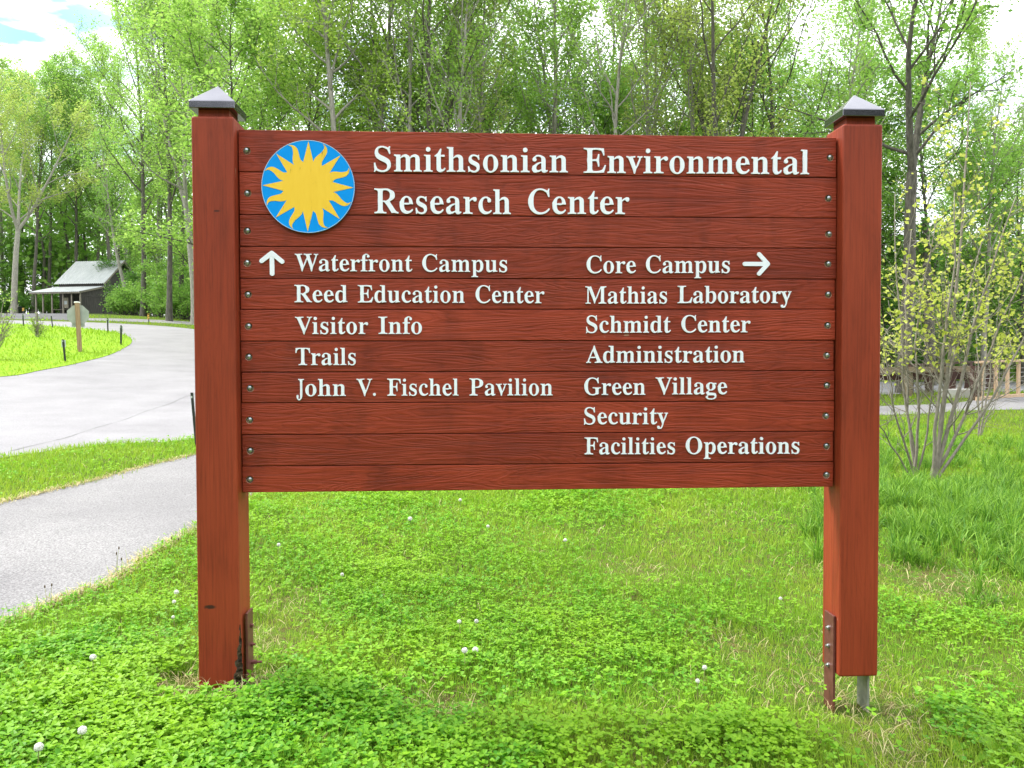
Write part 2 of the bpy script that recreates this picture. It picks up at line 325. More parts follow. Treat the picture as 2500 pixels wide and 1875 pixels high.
M['oldpost'] = simple('weathered post', (.16, .14, .11), (.28, .25, .20), 6, .9, obj=True, stretch=(5, 5, .6))
M['timber'] = simple('brown timber', (.24, .15, .085), (.36, .25, .15), 5, .8, b=.3, obj=True, stretch=(9, 9, .7))
M['rail'] = simple('weathered rail timber', (.13, .10, .06), (.24, .19, .115), 5, .85, b=.3, obj=True, stretch=(2, 9, 9))
M['raildark'] = simple('dark stained rail', (.035, .014, .011), (.07, .03, .02), 5, .8, obj=True)
M['tan'] = simple('tan lumber', (.46, .30, .18), (.58, .42, .27), 5, .75, obj=True, stretch=(8, 8, .8))
M['black'] = simple('black plastic', (.012, .016, .014), (.03, .035, .03), 20, .5)
M['reflect'] = simple('pale reflector', (.45, .52, .45), (.6, .66, .6), 10, .35)
M['signback'] = simple('sign back metal', (.30, .34, .29), (.38, .41, .36), 3, .5, .35)
M['hazy'] = simple('hazard yellow', (.75, .42, .03), (.8, .48, .05), 8, .5)
M['steel'] = simple('steel cable', (.4, .4, .4), (.5, .5, .5), 8, .4, .8)
M['drum'] = simple('dark green drum', (.02, .03, .025), (.05, .065, .055), 6, .45, .3)
M['notice'] = simple('faded notice', (.42, .37, .28), (.58, .52, .42), 9, .8, obj=True)

# ------------------------------------------------------------------ ground, roads, paths
g = np.sinh(np.linspace(-1, 1, 241)*6.0)/math.sinh(6.0)
xs = g*330.0; ys = -3.0+np.sinh(np.linspace(-.62, 1, 241)*6.0)/math.sinh(6.0)*360.0
XX, YY = np.meshgrid(xs, ys); ZZ = H(XX, YY); n0, n1 = XX.shape
idx = np.arange(n0*n1).reshape(n0, n1); Q = np.stack([idx[:-1, :-1], idx[:-1, 1:], idx[1:, 1:], idx[1:, :-1]], -1).reshape(-1, 4)
tag(link('ground', mesh_np('ground', np.stack([XX, YY, ZZ], -1).reshape(-1, 3), Q), M['ground'], smooth=True), 'green sloping lawn and ground of the whole place', 'ground', kind='structure')
def smooth_poly(pts, sub=6, closed=False):
    pts = [np.asarray(p, float)[:2] for p in pts]; n = len(pts); out = []
    for i in range(n if closed else n-1):
        p1, p2 = pts[i], pts[(i+1) % n]; p0 = pts[i-1] if closed or i > 0 else 2*p1-p2; p3 = pts[(i+2) % n] if closed or i+2 < n else 2*p2-p1
        for k in range(sub):
            t = k/sub; out.append(.5*((2*p1)+(-p0+p2)*t+(2*p0-5*p1+4*p2-p3)*t*t+(-p0+3*p1-3*p2+p3)*t**3))
    if not closed: out.append(pts[-1])
    return out
def drape(name, poly, mat, lift, label, cat, step=1.0, kind='structure'):
    from mathutils.geometry import tessellate_polygon
    bm = bmesh.new(); vs_ = [bm.verts.new((p[0], p[1], 0)) for p in poly]
    for t in tessellate_polygon([[Vector((p[0], p[1], 0)) for p in poly]]):
        try: bm.faces.new([vs_[i] for i in t])
        except ValueError: pass
    A = np.array([p[:2] for p in poly]); lo, hi = A.min(0), A.max(0)
    for ax in (0, 1):
        k = math.ceil(lo[ax]/step)*step
        while k < hi[ax]:
            c = [0, 0, 0]; c[ax] = k; nn = [0, 0, 0]; nn[ax] = 1
            bmesh.ops.bisect_plane(bm, geom=bm.verts[:]+bm.edges[:]+bm.faces[:], plane_co=c, plane_no=nn, dist=1e-5); k += step
    co = np.array([v.co[:] for v in bm.verts]); z = H(co[:, 0], co[:, 1])
    for v, zz in zip(bm.verts, z): v.co.z = zz+lift
    bmesh.ops.recalc_face_normals(bm, faces=bm.faces)
    for f in bm.faces:
        if f.normal.z < 0: f.normal_flip()
    me = bpy.data.meshes.new(name); bm.to_mesh(me); bm.free()
    return tag(link(name, me, mat), label, cat, kind=kind)
def inside(poly, x, y):
    A = np.array([p[:2] for p in poly]); r = np.zeros(x.shape, bool); j = len(A)-1
    for i in range(len(A)):
        c = ((A[i, 1] > y) != (A[j, 1] > y)) & (x < (A[j, 0]-A[i, 0])*(y-A[i, 1])/(A[j, 1]-A[i, 1]+1e-12)+A[i, 0]); r ^= c; j = i
    return r
near = [at(-500, 1700), at(-200, 1610), at(0, 1531), at(147, 1469), at(271, 1422), at(362, 1356), at(475, 1294), at(622, 1206), on(900, 12), on(1300, 15.5), on(1750, 18.3), at(2150, 1014), at(2350, 1004), at(2500, 1000), on(2900, 21.5)]
far = [at(-500, 1340), at(-200, 1280), at(0, 1230), at(110, 1203), at(226, 1175), at(339, 1144), at(475, 1112), at(600, 1085), on(900, 15), on(1300, 18.2), on(1750, 20.6), at(2150, 992), at(2350, 982), at(2500, 966), on(2900, 24.5)]
PATH = smooth_poly(near)+smooth_poly(far)[::-1]
rn = [on(-700, 9.0), at(-300, 1160), at(0, 1119), at(250, 1087), at(475, 1072), on(700, 16), on(1100, 20), on(1600, 23.4), at(2150, 964), at(2330, 956), on(2600, 27), on(3200, 29)]
rf = [on(3200, 42), on(2600, 38), at(2350, 930), at(2150, 932), on(1700, 32.5), on(1200, 33), on(800, 41), at(475, 804), at(377, 795), at(208, 787), at(0, 781), on(-300, 55), on(-600, 56)]
isl = [on(-600, 46), on(-300, 46.5), at(0, 790), at(150, 798), at(255, 808), at(305, 819), at(322, 835), at(290, 857), at(200, 885), at(100, 905), at(0, 921), on(-300, 19.0), on(-700, 17.0)]
ROAD = smooth_poly(rn)+smooth_poly(rf)+smooth_poly(isl)
drape('path', PATH, M['path'], .008, 'grey speckled asphalt footpath curving past the sign', 'path', .5)
drape('road', ROAD, M['road'], .008, 'pale wide asphalt road bending round the grass island', 'road', 1.5)
drape('grass_island', smooth_poly(isl[1:-1])+[on(-300, 30)[:2]], M['island'], .02, 'bright mown grass island between the two arms of the road', 'grass island', 1.0)
GRAV = smooth_poly([on(-40, 66), at(20, 778), at(100, 779), at(190, 779), on(180, 76), on(90, 76.5), on(10, 78), on(-60, 76)], 5, True)
drape('gravel_yard', GRAV, M['gravel'], .012, 'dark gravel apron in front of the shed', 'gravel', 2.0)
FARP = smooth_poly([at(195, 782.5), at(300, 785), at(400, 789), at(475, 794), on(600, 56)])+smooth_poly([on(600, 61), at(475, 787), at(400, 782), at(300, 778.5), at(195, 777)])
drape('far_path', FARP, M['path'], .014, 'pale grey footpath beyond the road in front of the bushes', 'path', 2.0)
a, b = at(0, 1111), at(475, 962)
jl = [a*(1-t)+b*t for t in np.linspace(-.3, 1.3, 40)]; dn = np.array([-(b-a)[1], (b-a)[0]]); dn /= np.linalg.norm(dn)
V = []
for i, p in enumerate(jl):
    w = .012+.006*math.sin(i*1.7); s = .03*math.sin(i*.9)
    for k in (-1, 1): x, y = p[0]+dn[0]*(s+k*w), p[1]+dn[1]*(s+k*w); V.append((x, y, h1(x, y)+.013))
tag(link('road_crack', mesh_np('road_crack', V, [(2*i, 2*i+1, 2*i+3, 2*i+2) for i in range(len(jl)-1)]), M['joint']), 'thin dark crack across the pale asphalt road', 'road crack', kind='structure')

# ------------------------------------------------------------------ the sign
S2 = 2.8315/2; WL, WR = .1899, .1915; BY = .06
sign = empty('direction_sign', (0, 0, 0), 'large red wooden direction board hung between two capped square posts', 'sign')
def onb(u, v, y=BY):
    d = cdir(u, v); t = (y-C0[1])/d[1]; p = C0+d*t; return float(p[0]), float(p[2])
def boolean(o, cutter, op='DIFFERENCE', self_=False):
    md = o.modifiers.new('b', 'BOOLEAN'); md.operation = op; md.object = cutter; md.solver = 'EXACT'; md.use_self = self_; md.material_mode = 'TRANSFER'
    dg = bpy.context.evaluated_depsgraph_get(); me = bpy.data.meshes.new_from_object(o.evaluated_get(dg)); o.modifiers.clear(); old = o.data; o.data = me
    cm = cutter.data; bpy.data.objects.remove(cutter); return o
zl = h1(-S2-.1, .1)
def post_mesh(x0, w, z0, z1): return MB().box((x0, 0, z0), (x0+w, w, z1))
pl = post_mesh(-S2-WL, WL, zl-.12, 2.7466).build('post', [M['post'], M['rot']], sign, bevel=.011, seg=3)
pl['label'] = 'left post with a rotted lower corner'
# rotted corner of the left post
rng = random.Random(3); mb = MB()
for k in range(15):
    t = k/14; z = zl-.05+t*.33; r = (.052*(1-t)**1.3+.008)
    cx, cy_ = -S2+.004, .012+rng.uniform(-.008, .012); V = []
    bm = bmesh.new(); bmesh.ops.create_icosphere(bm, subdivisions=2, radius=1)
    for v in bm.verts: v.co = Vector((v.co.x*r*(1.3 if t < .25 else .8), v.co.y*r*1.1, v.co.z*.028))*(1+rng.uniform(-.22, .22))+Vector((cx+rng.uniform(-.006, .004), cy_, z))
    mb.add([v.co[:] for v in bm.verts], [], [[v.index for v in f.verts] for f in bm.faces]); bm.free()
cut = mb.build('cutter', M['rot'])
boolean(pl, cut, self_=True)
pr = post_mesh(S2, WR, .11, 2.7492).build('post', [M['post']], sign, bevel=.011, seg=3)
def cap(xc, w, zt, parent):
    c = MB(); h = .1015; yc = w/2
    c.box((xc-.069, yc-.069, zt-.01), (xc+.069, yc+.069, zt+.04)); nk = c.build('cap_neck', M['post'], parent)
    z0 = zt+.034; z1 = z0+.034; za = z1+.098; c = MB()
    V = [(xc-h, yc-h, z0), (xc+h, yc-h, z0), (xc+h, yc+h, z0), (xc-h, yc+h, z0), (xc-h, yc-h, z1), (xc+h, yc-h, z1), (xc+h, yc+h, z1), (xc-h, yc+h, z1), (xc, yc, za)]
    c.add(V, [(0, 3, 2, 1), (0, 1, 5, 4), (1, 2, 6, 5), (2, 3, 7, 6), (3, 0, 4, 7)], [(4, 5, 8), (5, 6, 8), (6, 7, 8), (7, 4, 8)])
    c.build('post_cap', M['cap'], parent, bevel=.003, seg=2)
cap(-S2-WL/2, WL, 2.7466, pl); cap(S2+WR/2, WR, 2.7492, pr)
# steel anchors
def bolt_mesh(mb, x, y, z, r, l, sgn):
    Mx = Matrix.Translation((x, y, z)) @ Matrix.Rotation(RAD(90*sgn), 4, 'Y')
    mb.lathe([(0, -.002), (r, -.002), (r, l*.5), (r*.55, l*.5), (r*.5, l), (0, l)], 6, Mx)
pt = MB().box((-S2+.012, .055, zl-.15), (-S2+.022, .150, zl+.335)).build('anchor_plate', M['plate'], pl, bevel=.0015)
for z, l in ((.26, .012), (.17, .02), (.085, .05)):
    b = MB(); bolt_mesh(b, -S2+.022, .112, zl+z, .011, l, 1); b.build('anchor_bolt', M['plate'], pl)
pt = MB().box((S2-.014, .035, -.35), (S2-.002, .135, .395)).build('anchor_plate', M['plate'], pr, bevel=.0015)
for z in (.325, .235, .14):
    b = MB(); bolt_mesh(b, S2-.014, .083, z, .011, .016, -1); b.build('anchor_bolt', M['bolt'], pr)
q = MB().box((S2+WR-.030, .045, -.35), (S2+WR-.018, .150, .16)).build('anchor_plate', [M['plateg']], pr, bevel=.0015); q['label'] = 'bare grey far plate'

smear(M['post'], onb(513, 1482, 0), .035, .013, (.02, .014, .011)); smear(M['post'], onb(530, 515, 0), .02, .006, (.05, .015, .01))
# boards with counterbored bolt holes
VL = [315.6, 419.5, 523.6, 601.7, 679.4, 755.6, 833.2, 908.9, 984.1, 1062.0, 1138.5, 1203.3]
VR = [335.4, 434.2, 532.8, 606.3, 681.6, 754.9, 831.0, 905.0, 979.0, 1053.0, 1127.4, 1189.0]
BLT = [(602, 367), (603.5, 472), (605, 563), (604, 641), (606, 719), (608, 796), (608.5, 871), (610, 947), (611, 1024), (611.5, 1099), (611, 1170)]
BRT = [(2025, 384.5), (2022.5, 484), (2024, 571), (2022, 644), (2021, 718), (2020, 794), (2019, 867), (2017.5, 941), (2017, 1015), (2016.5, 1088), (2017, 1158)]
# counterbore centre slightly off the bolt in each board
panel = MB(); PT = .04; rng = random.Random(9)
for i in range(11):
    zl0, zl1 = onb(592, VL[i])[1], onb(592, VL[i+1])[1]; zr0, zr1 = onb(2040, VR[i])[1], onb(2040, VR[i+1])[1]
    xa = -S2+.0025+rng.uniform(0, .004); xb = S2-.003-rng.uniform(0, .009)-(.004 if i > 8 else 0); gp = .0016; yo = BY+rng.uniform(-.0012, .0012)
    V = [(xa, yo, zl1+gp), (xb, yo, zr1+gp), (xb, yo+PT, zr1+gp), (xa, yo+PT, zl1+gp), (xa, yo, zl0-gp), (xb, yo, zr0-gp), (xb, yo+PT, zr0-gp), (xa, yo+PT, zl0-gp)]
    panel.add(V, [(0, 3, 2, 1), (4, 5, 6, 7), (0, 1, 5, 4), (1, 2, 6, 5), (2, 3, 7, 6), (3, 0, 4, 7)])
panel = panel.build('board_panel', [M['board'], M['hole']], sign, bevel=.0028, seg=2)
cut = MB(); 
for (u, v) in BLT+BRT:
    x, z = onb(u, v); Mx = Matrix.Translation((x+rng.uniform(-.003, .003), BY-.01, z-.0015+rng.uniform(-.002, .002))) @ Matrix.Rotation(RAD(-90), 4, 'X')
    cut.lathe([(0, 0), (.0172, 0), (.0172, .0235), (0, .0235)], 18, Mx)
boolean(panel, cut.build('cutter', M['hole']))
bm0 = MB().lathe([(.0, .0), (.0128, .0), (.0126, .006), (.0105, .0105), (.0065, .0130), (.0, .0138)], 14, Matrix.Rotation(RAD(90), 4, 'X')).mesh('bolt')
b0 = link('bolt', bm0, M['bolt'], panel, True)
for i, (u, v) in enumerate(BLT+BRT):
    o = b0 if i == 0 else b0.copy()
    if i: col.objects.link(o); o.parent = panel
    x, z = onb(u, v, BY+.012); o.location = (x, BY+.0135, z)
# battens behind the boards; dark sheet added so the gaps read dark
MB().box((-S2+.088, BY+PT+.003, 1.05), (S2-.088, BY+PT+.012, 2.67)).build('added_backing', M['oldwood'], sign)
MB().box((-S2+.003, BY+PT+.002, 1.03), (-S2+.085, BY+PT+.04, 2.69)).build('batten', M['post'], sign)
MB().box((S2-.085, BY+PT+.002, 1.03), (S2-.003, BY+PT+.04, 2.69)).build('batten', M['post'], sign)

# lettering: bold serif letters cut from sheet
def bold(s):
    o = ''
    for c in s:
        if 'A' <= c <= 'Z': o += chr(0x1D400+ord(c)-65)
        elif 'a' <= c <= 'z': o += chr(0x1D41A+ord(c)-97)
        else: o += c
    return o
LT = .007
def glyphs(s):
    """bold serif outlines with their stroke contrast lowered: stems slimmer, hairlines fuller"""
    c = bpy.data.curves.new('t', 'FONT'); c.body = bold(s); c.size = 1.0; c.resolution_u = 10; c.space_character = 1.0
    o = bpy.data.objects.new('t', c); col.objects.link(o); dg = bpy.context.evaluated_depsgraph_get(); dg.update()
    cv = o.evaluated_get(dg).to_curve(dg); loops = []
    for sp_ in cv.splines:
        pts = []
        if sp_.type == 'BEZIER':
            bp = sp_.bezier_points; n = len(bp)
            for i in range(n):
                p0, p1, p2, p3 = bp[i].co, bp[i].handle_right, bp[(i+1) % n].handle_left, bp[(i+1) % n].co
                m_ = max(3, min(14, int((p3-p0).length/.012)))
                for k in range(m_): t = k/m_; pts.append(p0*(1-t)**3+p1*3*t*(1-t)**2+p2*3*t*t*(1-t)+p3*t**3)
        else: pts = [q.co for q in sp_.points]
        A = np.array([(q[0], q[1]) for q in pts]); keep = np.linalg.norm(A-np.roll(A, 1, 0), axis=1) > 1e-6; loops.append(A[keep])
    o.to_curve_clear(); bpy.data.objects.remove(o); bpy.data.curves.remove(c)
    SA = np.concatenate(loops); SB = np.concatenate([np.roll(l, -1, 0) for l in loops]); D = SB-SA; out = []
    area = sum(((l[:, 0]*np.roll(l[:, 1], -1)-np.roll(l[:, 0], -1)*l[:, 1]).sum()) for l in loops); sg = 1.0 if area > 0 else -1.0
    for l in loops:
        tg = np.roll(l, -1, 0)-np.roll(l, 1, 0); tg /= np.linalg.norm(tg, axis=1)[:, None]+1e-12; nin = np.stack([-tg[:, 1], tg[:, 0]], 1)*sg; sh = np.zeros(len(l))
        for i, (p, n_) in enumerate(zip(l, nin)):
            den = n_[0]*D[:, 1]-n_[1]*D[:, 0]; w_ = SA-p
            with np.errstate(divide='ignore', invalid='ignore'): t = (w_[:, 0]*D[:, 1]-w_[:, 1]*D[:, 0])/den; q = (w_[:, 0]*n_[1]-w_[:, 1]*n_[0])/den
            t = t[(np.abs(den) > 1e-9) & (q >= 0) & (q <= 1) & (t > 2e-3)]
            if len(t) and t.min() < .24: th = t.min(); sh[i] = (th-(.036+(max(th, .02)-.022)*.70))/2 if th < .17 else .012
        for _ in range(2): sh = (np.roll(sh, 1)+2*sh+np.roll(sh, -1))/4
        out.append(l+nin*np.clip(sh, -.009, .024)[:, None])
    c = bpy.data.curves.new('t', 'CURVE'); c.dimensions = '2D'; c.fill_mode = 'BOTH'; c.extrude = .5
    for l in out:
        sp_ = c.splines.new('POLY'); sp_.points.add(len(l)-1); sp_.use_cyclic_u = True
        for q, p in zip(sp_.points, l): q.co = (p[0], p[1], 0, 1)
    o = bpy.data.objects.new('t', c); col.objects.link(o); dg = bpy.context.evaluated_depsgraph_get(); dg.update()
    me = bpy.data.meshes.new_from_object(o.evaluated_get(dg)); bpy.data.objects.remove(o); bpy.data.curves.remove(c)
    V = np.empty(len(me.vertices)*3); me.vertices.foreach_get('co', V); F = [tuple(p.vertices) for p in me.polygons]; bpy.data.meshes.remove(me); return V.reshape(-1, 3), F
CAPH = float(glyphs('E')[0][:, 1].max())
def line(words, capv):
    for w in words:
        mb = mb if w[0] == 'ohn' else MB()
        s, ul, vl, ur, vr = w[:5]; V, F = glyphs(s); xl, z0 = onb(ul, vl, BY-LT); xr, z1 = onb(ur, vr, BY-LT)
        zc = onb(ul, vl-capv, BY-LT)[1]-z0; sy = zc/CAPH
        a0, a1 = V[:, 0].min(), V[:, 0].max(); t = (V[:, 0]-a0)/(a1-a0); yy = V[:, 1]*sy
        if len(w) > 5: lo, hi = V[:, 1].min(), V[:, 1].max(); yy = w[5]*zc+(V[:, 1]-lo)/(hi-lo)*(1.0-w[5])*zc
        W = np.stack([xl+t*(xr-xl), BY-LT/2-.0006+V[:, 2]*LT, z0+t*(z1-z0)+yy], 1)
        mb.add(W, [f for f in F if len(f) == 4], [f for f in F if len(f) == 3])
        if w[0] != 'J': mb.build('lettering', M['white'], sign)
line([('Smithsonian', 913, 418, 1386.7, 420.5), ('Environmental', 1425, 421.5, 1975.5, 425)], 60.5)
line([('Research', 914, 520.3, 1247.6, 522.3), ('Center', 1289.5, 521.7, 1536.4, 522.3)], 60.5)
for o in (line([('Waterfront', 719.9, 661.3, 1006.6, 662.6), ('Campus', 1031, 662.6, 1238.1, 664)], 42),
          line([('Reed', 718.9, 737.6, 848.4, 738), ('Education', 873.5, 738.2, 1134.7, 739), ('Center', 1161.2, 739.2, 1329, 740)], 42.3),
          line([('Visitor', 720.6, 815.3, 898.9, 815), ('Info', 924, 815, 1030, 815)], 42),
          line([('Trails', 721.6, 891.1, 868.4, 890.8)], 42),
          line([('J', 723.9, 966.6, 742, 966.6, -.26), ('ohn', 745.5, 966.6, 844.4, 966.4), ('V.', 870.5, 966.2, 917.3, 966), ('Fischel', 945.4, 965.8, 1119.4, 965.5), ('Pavilion', 1146.1, 965.4, 1349.5, 965)], 41.5),
          line([('Core', 1432.2, 666.5, 1552.5, 666.6), ('Campus', 1577.2, 666.3, 1781.6, 666)], 42.3),
          line([('Mathias', 1429.2, 741, 1628.4, 740.6), ('Laboratory', 1654.5, 739.8, 1932.2, 739.3)], 42),
          line([('Schmidt', 1431, 812.2, 1637.7, 811.8), ('Center', 1663.9, 811.4, 1832, 811)], 41.5),
          line([('Administration', 1431, 885.8, 1818, 884.4)], 41.5),
          line([('Green', 1426.6, 964, 1576, 963.6), ('Village', 1601, 962.8, 1775.2, 962.4)], 41.5),
          line([('Security', 1425.9, 1035.9, 1631, 1035.3)], 41),
          line([('Facilities', 1427.4, 1109, 1648, 1108.4), ('Operations', 1674.4, 1108, 1951.6, 1107.4)], 41)): pass
def stroke_poly(p, q, w, n=7):
    p = np.array(p); q = np.array(q); a = math.atan2(q[1]-p[1], q[0]-p[0]); r = []
    for c, s in ((q, a-math.pi/2), (p, a+math.pi/2)):
        for k in range(n+1): th = s+math.pi*k/n; r.append((c[0]+math.cos(th)*w/2, c[1]+math.sin(th)*w/2))
    return r
def arrow(tip, tail, w1, w2, wid):
    mb = MB(); P_ = lambda c: onb(*c, BY-LT); sc_ = abs(onb(0+wid, 700)[0]-onb(0, 700)[0])
    for i, (p, q) in enumerate(((tail, tip), (w1, tip), (w2, tip))): mb.prism(stroke_poly(P_(p), P_(q), sc_), BY-LT-i*.0003, BY-.0006)
    mb.build('arrow', M['white'], sign)
arrow((663.2, 617.5), (664.3, 668), (638.5, 637), (688.5, 638.5), 11.5)
arrow((1875, 644.3), (1818.5, 644.3), (1853.5, 620.5), (1853.5, 668), 11.0)
# sun emblem
ex, ez = onb(752.3, 455.3, BY-.016); er = (onb(865.8, 455, BY-.016)[0]-onb(638.9, 455, BY-.016)[0])/2
Mx = Matrix.Translation((ex, BY-.0006, ez)) @ Matrix.Rotation(RAD(90), 4, 'X')
emb = MB().lathe([(0, 0), (er, 0), (er, .0155), (0, .0155)], 96, Mx).build('sun_emblem', M['blue'], sign)
MB().lathe([(er*.9915, .0150), (er*1.002, .0150), (er*1.002, .0163), (er*.9915, .0163), (er*.9915, .0150)], 96, Mx).build('emblem_rim', simple('emblem rim', (.45, .66, .85), None, 4, .4), emb)
sun_pts = []
WAVE = [(.535, -10.6), (.60, -6.2), (.66, -5.9), (.7226, -6.2), (.785, -6.3), (.847, -5.9), (.89, -4.6), (.929, -2.7), (.96, .2), (.983, 4.0), (.94, 1.3), (.90, .3), (.84, 1.0), (.777, 2.4), (.72, 5.2), (.662, 8.2), (.60, 10.6)]
for k in range(8):
    a0 = 90+45*k-1.0
    sun_pts.append((.545, a0-11.4)); sun_pts.append((.978, a0)); sun_pts.append((.545, a0+11.4))
    for r_, da in WAVE: sun_pts.append((r_, a0+22.5+da))
# straight and wavy rays share their feet: keep the outline monotone in angle at the feet
def sunpoly(s=1.0):
    return [(ex+er*r_*math.cos(RAD(a_))*s, ez+er*r_*math.sin(RAD(a_))*s) for r_, a_ in sun_pts]
MB().prism(sunpoly(), BY-.0172, BY-.0160).build('sunburst', M['yellow'], emb)

# ------------------------------------------------------------------ trees
def rotv(d, ang, az):
    d = d/np.linalg.norm(d); ref = np.array([0, 0, 1.0]) if abs(d[2]) < .95 else np.array([1.0, 0, 0]); a = np.cross(d, ref); a /= np.linalg.norm(a); b = np.cross(d, a)
    return d*math.cos(ang)+(a*math.cos(az)+b*math.sin(az))*math.sin(ang)
def grow(rs, Ht, r0, base=.3, spread=.22, nlimb=26, up=.25, wob=.03, lean=(0, 0), fork=None, nsub=6, ntw=4, ang=58, top=.06, sides=(8, 5, 4, 3), droop=0.0):
    """skeleton of a tree: list of (points, radii, sides) and list of twigs"""
    tubes = []; twigs = []
    def path(p, d, L, n, wobble, tropism):
        pts = [np.array(p, float)]; d = d/np.linalg.norm(d)
        for i in range(n):
            d = d+rs.normal(0, wobble, 3)+np.array([0, 0, tropism]); d /= np.linalg.norm(d); pts.append(pts[-1]+d*L/n)
        return np.array(pts)
    trunks = []
    d0 = np.array([lean[0], lean[1], 1.0])
    if fork:
        hz = fork[0]*Ht; p = path((0, 0, -.4), d0, hz+.4, 5, wob, 0); r = np.linspace(r0*1.25, r0*.9, 6); r[0] *= 1.3; tubes.append((p, r, sides[0]))
        for k in range(fork[1]):
            dd = rotv(p[-1]-p[-2], RAD(fork[2])*rs.uniform(.7, 1.2), 2*np.pi*k/fork[1]+rs.uniform(-.4, .4)+fork[3]); q = path(p[-1], dd, (Ht-hz)*rs.uniform(.85, 1.0), 9, wob*1.5, .05)
            rr = np.linspace(r0*.7, r0*top, 10); tubes.append((q, rr, sides[0])); trunks.append((q, rr, 0.05))
    else:
        p = path((0, 0, -.4), d0, Ht+.4, 12, wob, .02); r = r0*(1-(1-top)*np.linspace(0, 1, 13)**.9); r[0] *= 1.35; tubes.append((p, r, sides[0])); trunks.append((p, r, base))
    for (p, r, bs) in trunks:
        nl = max(6, int(nlimb/len(trunks)))
        for i in range(nl):
            t = bs+(1-bs)*((i+rs.uniform(0, .8))/nl)**.9; t = min(t, .985); x = t*(len(p)-1); k = int(x); f = x-k; q = p[k]*(1-f)+p[k+1]*f; rr = (r[k]*(1-f)+r[k+1]*f)
            s = (t-bs)/(1-bs); L = Ht*spread*(.35+.85*math.sin(math.pi*min(1, .18+s*.8)))*rs.uniform(.6, 1.2)*(1 if s < .8 else (1.15-s)*2.6)
            L = max(L, Ht*.03); az = i*2.4+rs.uniform(-.6, .6); d = rotv(p[k+1]-p[k], RAD(ang*rs.uniform(.75, 1.2)*(1-.35*s)), az)
            lp = path(q, d, L, 6, .13, up*.22-droop*.1); lr = np.linspace(min(rr*.55, .02+L*.016), .012, 7); tubes.append((lp, lr, sides[1]))
            for j in range(nsub):
                t2 = .22+.78*(j+rs.uniform(0, 1))/nsub; x2 = min(t2, .98)*6; k2 = int(x2); q2 = lp[k2]*(1-x2+k2)+lp[k2+1]*(x2-k2)
                d2 = rotv(lp[k2+1]-lp[k2], RAD(rs.uniform(28, 62)), rs.uniform(0, 6.28)); L2 = L*rs.uniform(.28, .5)*(1.15-.5*t2)
                sp = path(q2, d2, L2, 4, .2, up*.15-droop*.15); tubes.append((sp, np.linspace(max(.008, lr[k2]*.5), .006, 5), sides[2])); twigs.append(sp)
                for m_ in range(ntw):
                    k3 = rs.randint(1, 4); d3 = rotv(sp[k3+1]-sp[k3], RAD(rs.uniform(25, 65)), rs.uniform(0, 6.28)); tw = path(sp[k3], d3, L2*rs.uniform(.35, .65), 2, .2, up*.1-droop*.2)
                    tubes.append((tw, np.array([.006, .005, .003]), sides[3])); twigs.append(tw)
            twigs.append(lp[3:])
    return tubes, twigs
def leaves_on(rs, twigs, n, size, jit, flat=.5, aspect=.62):
    """diamond leaves scattered along twigs"""
    P_ = np.concatenate(twigs); W = []; A = []
    a = np.concatenate([t[:-1] for t in twigs]); b = np.concatenate([t[1:] for t in twigs]); L = np.linalg.norm(b-a, axis=1); pr = L/L.sum()
    k = rs.choice(len(a), n, p=pr); t = rs.rand(n, 1); c = a[k]*(1-t)+b[k]*t+rs.normal(0, jit, (n, 3))
    nr = rs.normal(0, 1, (n, 3)); nr[:, 2] = np.abs(nr[:, 2])+flat; nr /= np.linalg.norm(nr, axis=1)[:, None]
    u = np.cross(nr, rs.normal(0, 1, (n, 3))); u /= np.linalg.norm(u, axis=1)[:, None]; v = np.cross(nr, u); s = size*rs.uniform(.6, 1.25, (n, 1))
    u = u*s; v = v*s*aspect; fold = nr*s*rs.uniform(-.12, .22, (n, 1))
    V = np.stack([c-u*.5, c+v*.5-u*.05+fold, c+u*.5, c-v*.5-u*.05+fold], 1).reshape(-1, 3)
    return V, np.arange(n*4).reshape(n, 4)
def tree_meshes(seed, n, size, jit, flat=.5, **kw):
    rs = np.random.RandomState(seed); tubes, tw = grow(rs, **kw); mb = MB()
    for p, r, k in tubes: mb.tube(p, r, k, cap=False)
    tm = mesh_np('trunk', np.concatenate(mb.V), np.concatenate(mb.Q)); V, Q = leaves_on(rs, tw, n, size, jit, flat); return tm, mesh_np('crown', V, Q)
def tree(name, meshes, bark, leaf, loc, rz, label, group, s=1.0, cat='tree'):
    t = empty(name, loc, label, cat, group, rz); t.scale = (s, s, s)
    a = bpy.data.objects.new('trunk', meshes[0]); b = bpy.data.objects.new('crown', meshes[1])
    for o, m in ((a, bark), (b, leaf)):
        col.objects.link(o); o.parent = t
        if not o.data.materials: o.data.materials.append(m)
        o.material_slots[0].link = 'OBJECT'; o.material_slots[0].material = m
    a.data.polygons.foreach_set('use_smooth', np.ones(len(a.data.polygons), bool)); return t
TALL = [tree_meshes(11+i, 15000, .155, .20, 1.1, Ht=24, r0=.19, base=b_, spread=sp, nlimb=30, up=.5, ang=52) for i, (b_, sp) in enumerate(((.34, .19), (.42, .17), (.28, .21), (.38, .16)))]
FORK = [tree_meshes(31+i, 14000, .15, .20, 1.1, Ht=21, r0=.18, spread=.22, nlimb=30, up=.45, ang=48, fork=(.32, 2+i % 2, 22, i*1.3)) for i in range(3)]
BUSHY = [tree_meshes(51+i, 15500, .145, .18, 1.1, Ht=13, r0=.13, base=.14, spread=.26, nlimb=30, up=.3, ang=66) for i in range(3)]
UNDER = [tree_meshes(71+i, 8000, .14, .14, 1.3, Ht=7, r0=.06, base=.12, spread=.34, nlimb=20, up=.05, ang=74, nsub=5, ntw=3) for i in range(3)]
